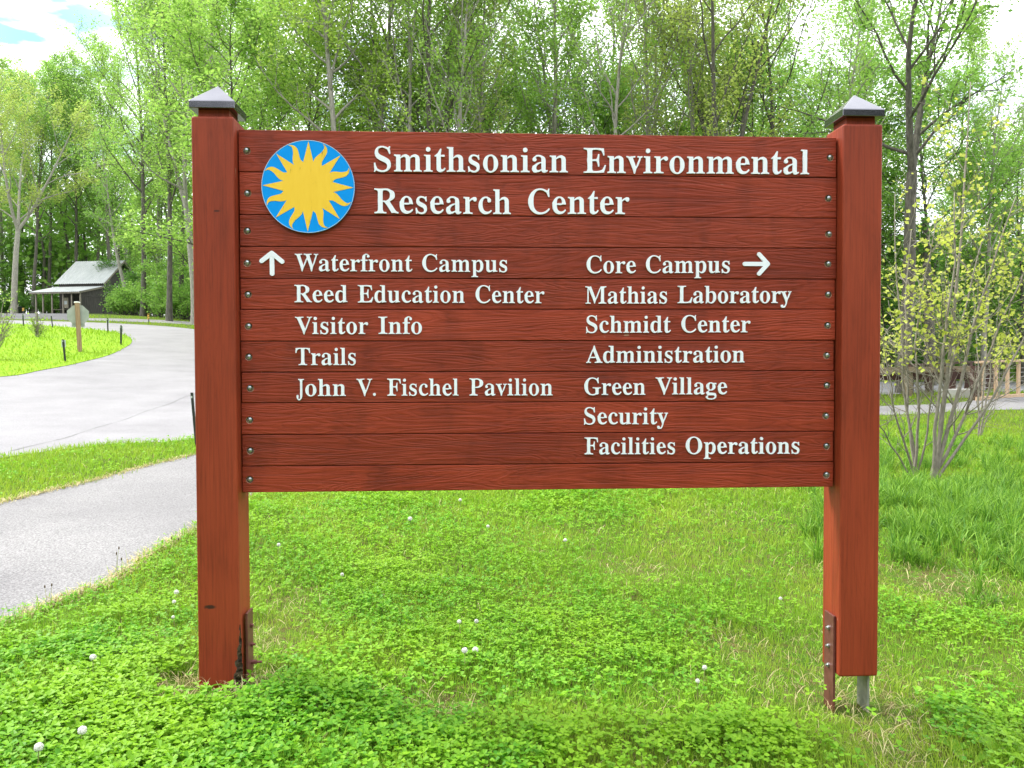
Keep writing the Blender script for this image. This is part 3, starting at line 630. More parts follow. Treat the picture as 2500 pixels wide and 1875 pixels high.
SPARSE = [tree_meshes(91+i, 5600, .135, .18, Ht=18, r0=.15, base=.3, spread=.2, nlimb=26, up=.45, ang=45, nsub=6, ntw=5) for i in range(2)]
LAND = [(-9999, 75, 'left of the shed porch'), (75, 150, 'behind the open end of the shed porch'), (150, 230, 'behind the tin roof of the shed'), (230, 310, "behind the shed's gable end"), (310, 380, 'just right of the shed above the bushes'), (380, 470, 'between the shed and the left sign post'),
        (470, 530, 'behind the left post cap'), (530, 600, 'just right of the left post cap'), (600, 680, 'above the board left of the sun emblem'), (680, 750, 'above the left half of the sun emblem'), (750, 830, 'above the right half of the sun emblem'), (830, 915, 'above the gap between emblem and lettering'),
        (915, 990, 'above the letters Sm of the heading'), (990, 1080, 'above the letters ith of the heading'), (1080, 1180, 'above the letters hso of the heading'), (1180, 1280, 'above the letters ni of the heading'), (1280, 1390, 'above the letters ian of the heading'), (1390, 1430, 'above the gap between the two top words'),
        (1430, 1510, 'above the letters En of the heading'), (1510, 1590, 'above the letters vi of the heading'), (1590, 1680, 'above the letters ron of the heading'), (1680, 1770, 'above the letter m of the second word'), (1770, 1850, 'above the letters en of the second word'), (1850, 1920, 'above the letter t of the second word'), (1920, 1990, 'above the letters al of the heading'),
        (1990, 2060, 'just left of the right post cap'), (2060, 2160, 'behind the right post cap'), (2160, 2230, 'just right of the right sign post'), (2230, 2310, 'above the two grey-stemmed saplings'), (2310, 2400, 'above the guard rail end'), (2400, 2480, 'above the footbridge railing'), (2480, 99999, 'at the right edge of the picture')]
used = {}
def where(u):
    for a, b, w in LAND:
        if a <= u < b: return w
SHORT = {}
def tlabel(desc, u, d):
    row = 'front-row' if d < 37 else 'second-row' if d < 46 else 'rear'
    for k in (f'{desc} {where(u)}', f'{row} {desc} {where(u)}', f'slimmer {row} {desc} {where(u)}'):
        if k not in used and len(k.split()) <= 16: used[k] = 1; return k
    return f'{desc} {where(u)}'
rs = np.random.RandomState(4)
KIND = {'T': ('woodland_tree', TALL, 'bark', 'tall straight woodland tree'), 'F': ('forked_tree', FORK, 'bark', 'tall forked woodland tree'), 'B': ('bushy_tree', BUSHY, 'barkd', 'leafy low-branched tree'), 'S': ('thin_leaved_tree', SPARSE, 'bark', 'sparse thin-leaved tree'), 'U': ('understory_tree', UNDER, 'barkd', 'small layered understory tree')}
LEAF = {'g': ('lf_green', 'spring-green'), 'm': ('lf_mid', 'mid-green'), 'd': ('lf_deep', 'deep-green'), 'y': ('lf_yel', 'yellow-green'), 'o': ('lf_gold', 'golden-green')}
cnt = {}
def put(kind, leaf, u, d, s=1.0, bark=None, desc=None, group='trees of the wood', rz=None):
    nm, ms, bk, ds = KIND[kind]; i = cnt.get(kind, 0); cnt[kind] = i+1; p = on(u, d)
    return tree(nm, ms[i % len(ms)], M[bark or bk], M[LEAF[leaf][0]], p, rs.uniform(0, 6.28) if rz is None else rz, desc or tlabel(LEAF[leaf][1]+' '+ds, u, d), group, s)
# wood behind and right of the sign (u, distance)
MID = [('T', 'y', 838, 30, .92, 'bark'), ('F', 'y', 890, 33, 1.0, 'bark'), ('T', 'g', 660, 36, .98, None), ('B', 'g', 580, 30, 1.05, None), ('T', 'g', 500, 44, 1.12, None), ('B', 'g', 730, 33, 1.12, None), ('S', 'y', 780, 38, 1.2, None),
       ('B', 'y', 950, 34, 1.05, None), ('F', 'g', 1085, 31, .9, 'barkd'), ('T', 'y', 1050, 40, 1.1, None), ('S', 'y', 1000, 30, 1.0, 'bark'), ('B', 'g', 1140, 36, 1.1, None), ('T', 'g', 1200, 37, .95, None), ('S', 'o', 1180, 31, .95, None), ('T', 'g', 1340, 33, .88, 'bark'),
       ('F', 'm', 1260, 45, 1.0, None), ('S', 'g', 1380, 35, 1.05, None), ('B', 'm', 1420, 37, 1.1, 'barkd'), ('T', 'm', 1500, 42, .95, 'barkd'), ('B', 'g', 1540, 38, 1.1, 'bark'), ('S', 'o', 1580, 31, 1.0, None), ('F', 'g', 1650, 39, .9, None), ('S', 'o', 1700, 30, .95, 'bark'),
       ('B', 'g', 1740, 36, 1.15, None), ('F', 'o', 1790, 29, .85, 'barkd'), ('T', 'g', 1830, 43, .95, None), ('B', 'm', 1870, 35, 1.1, None), ('S', 'g', 1900, 31, 1.0, 'barkd'), ('B', 'g', 1960, 38, 1.1, None), ('S', 'g', 2020, 33, .95, None), ('T', 'm', 2060, 45, .9, None), ('B', 'm', 2110, 37, 1.1, None),
       ('B', 'm', 2280, 34, 1.05, 'barkd'), ('T', 'g', 2330, 44, .82, 'barkd'), ('B', 'g', 2180, 42, 1.0, None), ('S', 'g', 2400, 33, .75, 'bark'), ('B', 'g', 2420, 40, .92, None), ('B', 'm', 2500, 36, .85, None), ('B', 'g', 2600, 42, 1.0, None), ('S', 'g', 2480, 46, .85, None), ('B', 'm', 2360, 52, 1.0, None),
       ('B', 'g', 1300, 52, 1.1, None), ('B', 'g', 1600, 53, 1.1, None), ('B', 'g', 850, 52, 1.15, None),
       ('B', 'g', 700, 44, 1.2, 'bark'), ('B', 'y', 1000, 42, 1.15, 'bark'), ('B', 'g', 1250, 41, 1.1, 'bark'), ('B', 'g', 1470, 45, 1.2, 'bark'), ('B', 'g', 1680, 44, 1.15, 'bark'), ('B', 'g', 1810, 47, 1.15, 'bark'), ('S', 'g', 1120, 29, .95, 'bark'), ('S', 'g', 1480, 30, .95, 'bark'), ('U', 'd', 2170, 36, 1.0, None), ('U', 'd', 2260, 44, 1.1, None), ('U', 'm', 2345, 38, .9, None), ('U', 'd', 2440, 45, 1.05, None), ('U', 'm', 2510, 37, .95, None), ('U', 'd', 2215, 52, 1.2, None), ('U', 'd', 2560, 48, 1.1, None), ('U', 'd', 2395, 58, 1.3, None)]
for k, l, u, d, s, bk in MID: put(k, l, u, d, s, bk)
# wood behind the shed and along the left
LEFT = [('T', 'm', 85, 84, 1.12, 'barkd'), ('T', 'g', 125, 90, 1.2, 'barkd'), ('T', 'm', 190, 88, 1.14, 'barkd'), ('T', 'm', 212, 95, 1.1, 'barkd'), ('T', 'm', 235, 90, 1.15, 'barkd'), ('T', 'g', 275, 86, 1.2, 'barkd'), ('T', 'm', 155, 98, 1.2, None), ('T', 'm', 60, 98, 1.2, 'barkd'), ('T', 'g', 10, 92, 1.2, None), ('F', 'g', -40, 86, 1.3, None), ('T', 'g', -120, 90, 1.2, None),
        ('T', 'm', 110, 104, 1.25, 'barkd'), ('T', 'm', 30, 108, 1.3, 'barkd'), ('T', 'g', 352, 67, 1.2, 'barkd'), ('T', 'g', 385, 70, 1.2, 'bark'), ('S', 'g', 415, 58, 1.45, 'barkd'), ('F', 'g', 478, 57, 1.2, None), ('T', 'g', 450, 63, 1.2, 'barkd'), ('T', 'g', 520, 58, 1.2, None), ('F', 'g', 590, 56, 1.2, None), ('B', 'g', 390, 71, 1.3, None), ('B', 'g', 430, 68, 1.2, None), ('B', 'g', 490, 60, 1.3, None),
        ('B', 'm', 300, 88, 1.35, None), ('B', 'm', 250, 96, 1.3, None), ('B', 'g', 140, 104, 1.3, None), ('B', 'g', 60, 108, 1.4, None), ('B', 'm', 190, 108, 1.4, None), ('B', 'm', 0, 104, 1.3, None), ('F', 'g', 318, 90, 1.25, None),
        ('U', 'd', 70, 92, 1.2, None), ('U', 'd', 110, 95, 1.3, None), ('U', 'm', 20, 90, 1.2, None), ('U', 'd', 390, 72, 1.1, None), ('U', 'm', 455, 66, 1.1, None), ('U', 'd', 160, 100, 1.4, None), ('U', 'd', 330, 82, 1.2, None), ('U', 'd', 40, 96, 1.3, None), ('U', 'm', 420, 62, .9, None)]
for k, l, u, d, s, bk in LEFT: put(k, l, u, d, s, bk)
# single trees that stand out
sp = tree_meshes(201, 15000, .22, .26, 1.2, Ht=24, r0=.25, spread=.24, nlimb=30, up=.35, ang=50, fork=(.36, 3, 26, .6))
tree('forked_tree', sp, M['bark'], M['lf_gold'], on(38, 77), 2.0, 'big grey-barked forked tree with golden young leaves left of the shed', 'trees of the wood', .92)
sp = tree_meshes(202, 11000, .15, .2, 1.0, Ht=15, r0=.17, base=.2, spread=.3, nlimb=26, up=.3, ang=50, fork=(.45, 2, 24, 1.7))
tree('forked_tree', sp, M['barkd'], M['lf_mid'], on(2205, 25), .9, 'nearest dark-barked forked tree rising right of the right sign post', 'trees of the wood', 1.0)
sp = tree_meshes(203, 4500, .17, .2, Ht=17, r0=.2, base=.35, spread=.2, nlimb=18, up=.3, ang=50, lean=(-.30, .05))
tree('leaning_tree', sp, M['bark'], M['lf_mid'], on(330, 72), 0.0, 'ivy-grown tree leaning left across the gable end of the shed', 'trees of the wood', 1.0)
sp = tree_meshes(204, 500, .2, .2, Ht=6.2, r0=.22, base=.5, spread=.14, nlimb=8, up=.3, ang=60, top=.5)
tree('broken_tree', sp, M['barkd'], M['lf_deep'], on(2272, 30), 0.4, 'broken-topped black trunk standing in the wood above the saplings', 'trees of the wood', 1.0)
sp = tree_meshes(205, 900, .24, .2, Ht=15, r0=.17, base=.5, spread=.12, nlimb=10, up=.3, ang=50, lean=(.03, 0))
tree('slender_tree', sp, M['barkp'], M['lf_mid'], on(348, 70), 0.4, 'pale slender trunk rising from the bushes right of the shed', 'trees of the wood', 1.0)
# long bare bough reaching over the board towards the right post cap
# distant wood: trunks and foliage, plus an unseen ring added to darken cap reflections
rs2 = np.random.RandomState(77); mb = MB(); LV = []
for i in range(330):
    a = rs2.uniform(0, 2*math.pi); ca = math.cos(a)
    if abs(a-math.pi) < 2.0: R_ = rs2.uniform(34, 60)
    else: R_ = rs2.uniform(118, 150)
    if i < 150: a = rs2.uniform(-.85, .75); R_ = rs2.uniform(100, 145) if a < -.25 else rs2.uniform(64, 100)
    x, y = C0[0]+R_*math.sin(a+YAW), C0[1]+R_*math.cos(a+YAW); z = h1(x, y); Ht = rs2.uniform(13, 19) if a < -.25 and i < 150 else rs2.uniform(17, 24) if i >= 150 else rs2.uniform(7, 11)
    mb.tube([(x, y, z-1), (x+rs2.normal(0, .3), y, z+Ht*.5), (x+rs2.normal(0, .6), y, z+Ht*.9)], [.22, .17, .06], 5, cap=False)
    n = 420; c = np.stack([x+rs2.normal(0, 1.9, n), y+rs2.normal(0, 1.9, n), z+Ht*np.clip(rs2.beta(1.5, 1.3, n), 0, 1)+.3], 1); LV.append(c)
c = np.concatenate(LV); n = len(c); nr = rs2.normal(0, 1, (n, 3)); nr[:, 2] = np.abs(nr[:, 2])+.5; nr /= np.linalg.norm(nr, axis=1)[:, None]; uu = np.cross(nr, rs2.normal(0, 1, (n, 3))); uu /= np.linalg.norm(uu, axis=1)[:, None]; vv = np.cross(nr, uu); ss = rs2.uniform(.4, .85, (n, 1))*np.where((c[:, 1] < -5)[:, None], 2.1, 1.0)
LVV = np.stack([c-uu*ss*.5, c+vv*ss*.35, c+uu*ss*.5, c-vv*ss*.35], 1).reshape(-1, 3); TV = np.concatenate(mb.V); TQ = np.concatenate(mb.Q)
me = mesh_np('distant_and_added_wood', np.concatenate([TV, LVV]), np.concatenate([TQ, np.arange(n*4).reshape(n, 4)+len(TV)]), None, np.concatenate([np.zeros(len(TQ)), np.where(c[:, 1] < -5, 2, 1)]))
tag(link('distant_and_added_wood', me, [M['barkd'], M['lf_mid'], M['lf_unseen']]), 'far green wood filling gaps behind nearer trees, plus unseen added trees behind the viewer', 'wood', kind='stuff')

# ------------------------------------------------------------------ shed
rng = random.Random(21)
sp0 = on(198, 76)
shed = empty('shed', sp0, 'weathered board shed with silver tin roof and open lean-to porch', 'shed', rz=-(YAW+RAD(9)))
XL, YP, YM = -4.95, 3.5, 9.4; ZE, ZT, ZM, ZR = 2.08, 2.92, 3.42, 5.75
def planks(mb, p, q, ztop, zbot=-.9, th=.03, w=.19):
    p = np.array(p, float); q = np.array(q, float); L = np.linalg.norm(q-p); n = max(1, int(L/w)); d = (q-p)/L; nn = np.array([-d[1], d[0]])
    for i in range(n):
        a = p+d*(L*i/n+.006); b = p+d*(L*(i+1)/n-.006); o = nn*rng.uniform(-.008, .008); za, zb = ztop(i/n), ztop((i+1)/n); t = nn*th/2; zb0 = zbot
        V = [(*(a+o-t), zb0), (*(b+o-t), zb0), (*(b+o+t), zb0), (*(a+o+t), zb0), (*(a+o-t), za), (*(b+o-t), zb), (*(b+o+t), zb), (*(a+o+t), za)]
        mb.add(V, [(0, 3, 2, 1), (4, 5, 6, 7), (0, 1, 5, 4), (1, 2, 6, 5), (2, 3, 7, 6), (3, 0, 4, 7)])
    return mb
def gable(t): return ZM+(ZR-ZM)*(1-abs(2*t-1))-.06
w = MB(); planks(w, (XL+.1, YP), (-.1, YP), lambda t: ZM-.05); planks(w, (-.1, YP), (-.1, YM-.1), gable); planks(w, (-.1, YM-.1), (XL+.1, YM-.1), lambda t: ZM-.05); planks(w, (XL+.1, YM-.1), (XL+.1, YP), gable)
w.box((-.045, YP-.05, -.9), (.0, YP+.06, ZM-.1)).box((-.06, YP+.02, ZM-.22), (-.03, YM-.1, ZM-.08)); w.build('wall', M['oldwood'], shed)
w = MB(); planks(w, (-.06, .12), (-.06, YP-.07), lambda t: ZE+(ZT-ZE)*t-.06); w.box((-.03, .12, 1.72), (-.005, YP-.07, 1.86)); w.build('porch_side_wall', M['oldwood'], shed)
def corr(mb, x0, x1, y0, z0, y1, z1, n=26, amp=.03, th=.02):
    xs_ = np.linspace(x0, x1, n*4+1); zz = amp*np.cos(np.arange(n*4+1)*np.pi/2); k = len(xs_)
    V = [(x, y0, z0+c) for x, c in zip(xs_, zz)]+[(x, y1, z1+c) for x, c in zip(xs_, zz)]+[(x, y0, z0+c-th) for x, c in zip(xs_, zz)]+[(x, y1, z1+c-th) for x, c in zip(xs_, zz)]
    Q = []
    for i in range(k-1): Q += [(i, i+1, k+i+1, k+i), (2*k+i, 3*k+i, 3*k+i+1, 2*k+i+1), (i, 2*k+i, 2*k+i+1, i+1), (k+i, k+i+1, 3*k+i+1, 3*k+i)]
    return mb.add(V, Q)
yr = (YP+YM)/2
rf = MB(); corr(rf, XL-.25, .28, YP-.30, ZM-.30+.04, yr, ZR+.02); corr(rf, XL-.25, .28, YM+.3, ZM-.24, yr, ZR+.021); rf.build('main_roof', M['tin'], shed)
rf = MB(); corr(rf, XL-.2, .22, -.32, ZE-.03, YP-.06, ZT-.02, amp=.012); rf.build('porch_roof', M['tin'], shed)
fz = MB(); fz.beam((.22, YP-.28, ZM-.38), (.22, yr, ZR-.12), .04, .16); fz.beam((.22, YM+.28, ZM-.36), (.22, yr, ZR-.12), .04, .16); fz.beam((.14, -.3, ZE-.13), (.14, YP-.1, ZT-.13), .04, .14); fz.beam((XL-.15, -.22, ZE-.12), (.12, -.22, ZE-.12), .06, .14); fz.build('fascia', M['oldpost'], shed)
for ux in (91, 108, 130, 157, 178, 198.5):
    # x along the front from the pixel column
    c, s_ = math.cos(RAD(9)), math.sin(RAD(9)); k = (ux-PW/2)/FPX; X0 = (198-PW/2)/FPX*76; x = (k*76-X0)/(c+k*s_)
    p = MB().box((x-.055, .0, -1.0), (x+.055, .11, ZE-.05)).build('porch_post', M['oldpost'], shed)
def lpx(u, y):
    c, s_ = math.cos(RAD(9)), math.sin(RAD(9)); k = (u-PW/2)/FPX; X0 = (198-PW/2)/FPX*76; return (k*(76+y*c)-X0-y*s_)/(c+k*s_)
# notice board and bench under the porch
def world(x, y, z): 
    a = -(YAW+RAD(9)); return (sp0[0]+x*math.cos(a)-y*math.sin(a), sp0[1]+x*math.sin(a)+y*math.cos(a), sp0[2]+z)
nb = empty('notice_board', world(lpx(165, 2.7), 2.7, 0), 'small pale notice board standing in the shed porch', 'notice board', rz=-(YAW+RAD(9)))
MB().box((-.28, 0, .75), (.22, .05, 1.75)).build('board', M['notice'], nb); MB().box((-.2, -.012, 1.1), (.12, -.004, 1.45)).build('leaflet', M['white'], nb)
for x in (-.25, .19): MB().box((x-.03, .0, -.6), (x+.03, .05, .75)).build('leg', M['oldpost'], nb)
bn = empty('bench', world(lpx(149, 1.8), 1.8, .1), 'low wooden bench under the shed porch beside the notice board', 'bench', rz=-(YAW+RAD(9)))
MB().box((-.7, -.15, .4), (.7, .15, .45)).build('seat', M['oldpost'], bn)
for x in (-.6, .6): MB().box((x-.03, -.13, -.6), (x+.03, .13, .4)).build('leg', M['oldwood'], bn)
# drum lying by the big tree
dr = empty('drum', on(43, 78), 'dark green drum lying on its side near the forked tree by the gravel', 'drum', rz=-.4)
Mx = Matrix.Translation((-.55, 0, .36)) @ Matrix.Rotation(RAD(90), 4, 'Y')
MB().lathe([(0, 0), (.33, 0), (.36, .02), (.36, .36), (.38, .38), (.36, .40), (.36, .72), (.38, .74), (.36, .76), (.36, 1.08), (.33, 1.1), (0, 1.1)], 20, Mx).build('shell', M['drum'], dr)
MB().box((-.4, -.33, -.3), (-.3, .33, .06)).build('skid', M['oldpost'], dr); MB().box((.3, -.33, -.3), (.4, .33, .06)).build('skid', M['oldpost'], dr)

# ------------------------------------------------------------------ stop sign seen from behind, delineators
b0_ = at(196.5, 860); dS = proj(b0_)[2]; mpp = dS/FPX
st = empty('stop_sign', b0_, 'back of a grey octagonal road sign on a square brown timber post', 'road sign', rz=-math.atan2(b0_[0]-C0[0], b0_[1]-C0[1]))
zt = 120*mpp; lean = -5.5*mpp; w = 10.5*mpp/2
V = []
for z, dx in ((-.5, 0), (zt, lean)):
    for sx, sy in ((-1, -1), (1, -1), (1, 1), (-1, 1)): V.append((dx+sx*w, sy*w, z))
MB().add(V, [(0, 3, 2, 1), (4, 5, 6, 7), (0, 1, 5, 4), (1, 2, 6, 5), (2, 3, 7, 6), (3, 0, 4, 7)]).build('post', M['timber'], st, bevel=.012)
MB().lathe([(0, 0), (w*1.25, 0), (w*1.35, .02), (w*1.1, .05), (0, .06)], 12, Matrix.Translation((lean, 0, zt))).build('post_cap', M['fluff'], st)
zc = (859.8-768.7)*mpp; xc = (192.7-196.5)*mpp; ro = 23.6*mpp/math.cos(RAD(22.5))
MB().prism([(xc+ro*math.cos(RAD(22.5+45*k)), zc+ro*math.sin(RAD(22.5+45*k))) for k in range(8)], w+.003, w+.007).build('sign_plate', M['signback'], st)
MB().box((xc-14*mpp, w+.003, (859.8-798)*mpp), (xc+14*mpp, w+.007, (859.8-788.5)*mpp)).build('lower_plate', M['signback'], st)
def delineator(ub, vb, ut, vt, label, tab=None, hazard=False, tabw=9.5, d=None, pw=None):
    p = at(ub, vb) if d is None else on(ub, d); dd = proj(p)[2]; m = dd/FPX
    e = empty('delineator_post', p, label, 'marker post', 'marker posts along the road', -YAW); hgt = (vb-vt)*m; lx = (ut-ub)*m; r = (pw or 2.6)*m/2; r = max(r, .018)
    mb = MB(); V = []
    for z, dx in ((-.3, -lx*.3/hgt), (hgt, lx)):
        for sx, sy in ((-1, -.5), (1, -.5), (1, .5), (-1, .5)): V.append((dx+sx*r, sy*r, z))
    mb.add(V, [(0, 3, 2, 1), (4, 5, 6, 7), (0, 1, 5, 4), (1, 2, 6, 5), (2, 3, 7, 6), (3, 0, 4, 7)]).build('post', M['black'], e, bevel=.003)
    if hazard:
        a = tabw*m/2; z1 = hgt; z0 = hgt-(vb-vt)*.55*m
        MB().box((lx-a, -r*.5-.012, z0), (lx+a, -r*.5-.004, z1)).build('marker_plate', M['hazy'], e)
        s = MB()
        for k in range(3):
            zz = z0+(z1-z0)*(k+.15)/3; hh = (z1-z0)/3*.45
            s.add([(lx-a, -r*.5-.016, zz+hh*.9), (lx+a, -r*.5-.016, zz), (lx+a, -r*.5-.016, min(z1, zz+hh)), (lx-a, -r*.5-.016, min(z1, zz+hh*1.9)), (lx-a, -r*.5-.013, zz+hh*.9), (lx+a, -r*.5-.013, zz), (lx+a, -r*.5-.013, min(z1, zz+hh)), (lx-a, -r*.5-.013, min(z1, zz+hh*1.9))],
                  [(0, 3, 2, 1), (4, 5, 6, 7), (0, 1, 5, 4), (1, 2, 6, 5), (2, 3, 7, 6), (3, 0, 4, 7)])
        s.build('stripe', M['black'], e)
    elif tab:
        a = tabw*m/2; off = tab; MB().box((lx*.9-a, r*.5+.003, hgt*.66), (lx*.9+a, r*.5+.009, hgt*.97)).build('reflector', M['reflect'], e)
        MB().box((lx*.97-r*.5, -r*.5-.004, hgt*.90), (lx*.97+r*.5, -r*.5-.001, hgt*.94)).build('bolt', M['reflect'], e)
delineator(159.5, 884, 154.7, 828.5, 'black marker post on the near edge of the grass island before the road sign', 1, tabw=10.5, pw=4.5)
delineator(295.4, 842.5, 296.3, 794.5, 'black marker post with reflector at the rounded tip of the grass island', 1, tabw=7.5, pw=4)
delineator(263.7, 814, 263, 777, 'black marker post with reflector on the far edge of the grass island', 1, tabw=6.5, pw=3)
delineator(128.7, 800.6, 125.7, 771.5, 'plain leaning black marker post left of the road sign', None, pw=2.6)
delineator(57.8, 796.5, 56, 767, 'black marker post with reflector near the left edge below the big forked tree', 1, tabw=5, pw=2.8)
delineator(363.8, 790, 362.5, 766, 'yellow and black striped marker post on the strip before the bushes', None, True, 5, pw=2.2)
delineator(60.5, 775, 60.5, 761, 'yellow and black striped marker by the gravel yard', None, True, 5, d=68, pw=2.2)
delineator(478.0, 1068, 468, 932.5, 'thin black marker post right beside the left sign post', 1, tabw=5, d=11.3, pw=5)

# ------------------------------------------------------------------ guard rail and footbridge on the right
gA, gB = at(2110, 969), at(2320, 968)
gr = empty('guard_rail', gA, 'weathered timber guard rail along the road right of the sign', 'guard rail')
dv = np.array(gB)-np.array(gA)
def gp(u):
    p = at(u, 968.5); return p-gA
for u in (1900, 2053, 2215.5):
    p = on(u, 24)-gA if u < 2150 else gp(u); MB().box((p[0]-.105, p[1]-.1, p[2]-.3), (p[0]+.105, p[1]+.1, p[2]+.74)).build('post', M['rail'], gr, bevel=.012)
q = gp(2319); MB().beam((q[0], q[1], q[2]-.3), (q[0]+.02, q[1], q[2]+.82), .22, .2, (0, 1, 0)).build('post', M['raildark'], gr, bevel=.012)
l0 = on(1880, 24.3)-gA; l1 = at(2330, 967)-gA; zt0, zt1 = .74, .86
MB().beam((l0[0], l0[1]-.15, l0[2]+.68), (l1[0]+.6, l1[1]-.15, l1[2]+.80), .08, .17, (0, 0, 1)).build('rail', M['rail'], gr, bevel=.006)
MB().beam((l0[0], l0[1]+.16, l0[2]+.50), (l1[0]+.6, l1[1]+.16, l1[2]+.60), .10, .22, (0, 0, 1)).build('rail', M['raildark'], gr, bevel=.006)
ab = at(2322, 972); ab2 = at(2380, 974)
ct = tag(MB().box((ab[0]-.1, ab[1], ab[2]-.3), (ab2[0]+.5, ab[1]+.35, ab[2]+.26)).build('abutment', M['concrete'], None, bevel=.02), 'low grey concrete abutment block at the footbridge end', 'abutment')
fb = empty('footbridge', at(2385, 980), 'timber footbridge with tan slatted posts and steel cable railing', 'footbridge')
fo = np.array(fb.location)
f0, f1 = at(2385, 979), np.array(at(2520, 968)); f1 = f1+(f1-f0)*.9
dirf = (f1-f0); dirf /= np.linalg.norm(dirf[:2]); nrm = np.array([-dirf[1], dirf[0], 0]); zoff = .05
def fp(p, dz): return (p[0]-fo[0], p[1]-fo[1], p[2]-fo[2]+dz)
MB().beam(fp(f0, .045), fp(f1, .045), .1, .14).build('kerb_rail', M['tan'], fb, bevel=.006)
MB().beam(fp(f0, 1.08), fp(f1, 1.10), .16, .06).build('top_rail', M['tan'], fb, bevel=.006)
posts = []
for u in (2398, 2431, 2459.5, 2486, 2512, 2540):
    k = (u-PW/2)/FPX; # point on the line f0-f1 at column u
    best = min(np.linspace(0, 1, 600), key=lambda t: abs(proj(f0+(f1-f0)*t+np.array([0, 0, .4]))[0]-u)); p = f0+(f1-f0)*best; posts.append(p)
    MB().beam(fp(p, .1), fp(p, 1.05), .13, .06, tuple(nrm)).build('railing_post', M['tan'], fb, bevel=.004)
for k in range(6):
    z = .22+k*.13; MB().tube([fp(f0+nrm*.05, z), fp(f1+nrm*.05, z)], .006, 6).build('cable', M['steel'], fb)
wdk = 2.0
MB().beam(fp(f0+nrm*wdk, 1.0), fp(f1+nrm*wdk, 1.05), .14, .06).build('top_rail', M['raildark'], fb)
for t in (0.0, .18, .36, .56, .78):
    p = f0+(f1-f0)*t+nrm*wdk; MB().beam(fp(p, -.1), fp(p, 1.0), .2, .16, tuple(nrm)).build('railing_post', M['raildark'], fb)
for t in (.02,):
    p = f0+(f1-f0)*t+nrm*.1; MB().beam(fp(p, -.1), fp(p, .98), .2, .2, tuple(nrm)).build('end_post', M['raildark'], fb)
dk = [f0-dirf*.2, f1, f1+nrm*2.2, f0-dirf*.2+nrm*2.2]; m_ = MB()
m_.add([fp(p, -.03) for p in dk]+[fp(p, -.25) for p in dk], [(0, 1, 2, 3), (7, 6, 5, 4), (0, 4, 5, 1), (1, 5, 6, 2), (2, 6, 7, 3), (3, 7, 4, 0)]); m_.build('deck', M['concrete'], fb)

# ------------------------------------------------------------------ saplings and shrubs
def stems_mesh(rs, stems, nside, Lside, leaf_n, leaf, leafzone, jit=.06, flat=.3):
    """stems: list of (points, r0). returns wood mesh, leaf mesh"""
    mb = MB(); tw = []
    for p, r0 in stems:
        p = np.asarray(p, float); n = 14; t = np.linspace(0, len(p)-1, n); q = np.stack([np.interp(t, np.arange(len(p)), p[:, i]) for i in range(3)], 1)
        for _ in range(2): q[1:-1] = (q[:-2]+2*q[1:-1]+q[2:])/4
        q[1:-1] += np.cumsum(rs.normal(0, .016, (n-2, 3)), axis=0)*np.sin(np.linspace(0, np.pi, n))[1:-1, None]; r = r0*(1-.8*np.linspace(0, 1, n)); mb.tube(q, r, 7)
        for i in range(nside):
            t_ = rs.uniform(.28, .98); k = int(t_*(n-1)); d = rotv(q[min(k+1, n-1)]-q[max(k-1, 0)], RAD(rs.uniform(30, 65)), rs.uniform(0, 6.28)); L = Lside*rs.uniform(.4, 1.1)
            a = [q[k]]; dd = d
            for j in range(5): dd = dd+rs.normal(0, .16, 3)+np.array([0, 0, .06]); dd /= np.linalg.norm(dd); a.append(a[-1]+dd*L/5)
            a = np.array(a); mb.tube(a, np.linspace(max(.0045, r[k]*.45), .0025, 6), 4)
            if a[-1][2] > leafzone: tw.append(a[1:])
            for j in range(4):
                kk = rs.randint(1, 5); d2 = rotv(a[kk]-a[kk-1], RAD(rs.uniform(25, 60)), rs.uniform(0, 6.28)); b = np.array([a[kk], a[kk]+d2*L*.2, a[kk]+d2*L*.4+rs.normal(0, .03, 3)]); mb.tube(b, [.003, .0025, .002], 3)
                if b[-1][2] > leafzone-.1: tw.append(b)
    wood = mesh_np('stems', np.concatenate(mb.V), np.concatenate(mb.Q), np.concatenate(mb.T))
    V, Q = leaves_on(rs, tw, leaf_n, leaf, jit, flat, .95); return wood, mesh_np('foliage', V, Q)
def sapling(name, base, targets, r0, nside, Ls, nl, leaf, lz, seed, label, leafm='lf_bud', bark='barkp', group=None, cat='sapling', jit=.06):
    rs = np.random.RandomState(seed); stems = []
    for (u, v, dd, bend, rr) in targets:
        d = proj(base)[2]+dd; p = pix(u, v, d)-base; mid = p*.45+np.array([bend, rs.uniform(-.08, .08), .05]); q = p*.18+np.array([bend*.5, 0, 0]); stems.append(([np.array([rs.uniform(-.03, .03), rs.uniform(-.03, .03), -.06]), q, mid, p*.75+np.array([bend*.3, 0, 0]), p], r0*rr))
    wm, lm = stems_mesh(rs, stems, nside, Ls, nl, leaf, lz, jit)
    e = empty(name, base, label, cat, group); link('stems', wm, M[bark], e, True); link('foliage', lm, M[leafm], e); return e
rb1 = at(2236, 1166)
sapling('sapling', rb1, [(2185, 470, .3, -.1, .8), (2150, 800, -.3, -.12, .7), (2225, 560, .5, -.05, .85), (2290, 520, -.2, .0, .8), (2340, 700, -.5, .1, .6), (2130, 960, -.4, -.1, .5)], .026, 12, .8, 480, .06, 1.75, 3, 'grey multi-stemmed sapling nearest the right sign post', group='redbud saplings')
rb2 = at(2276, 1174)
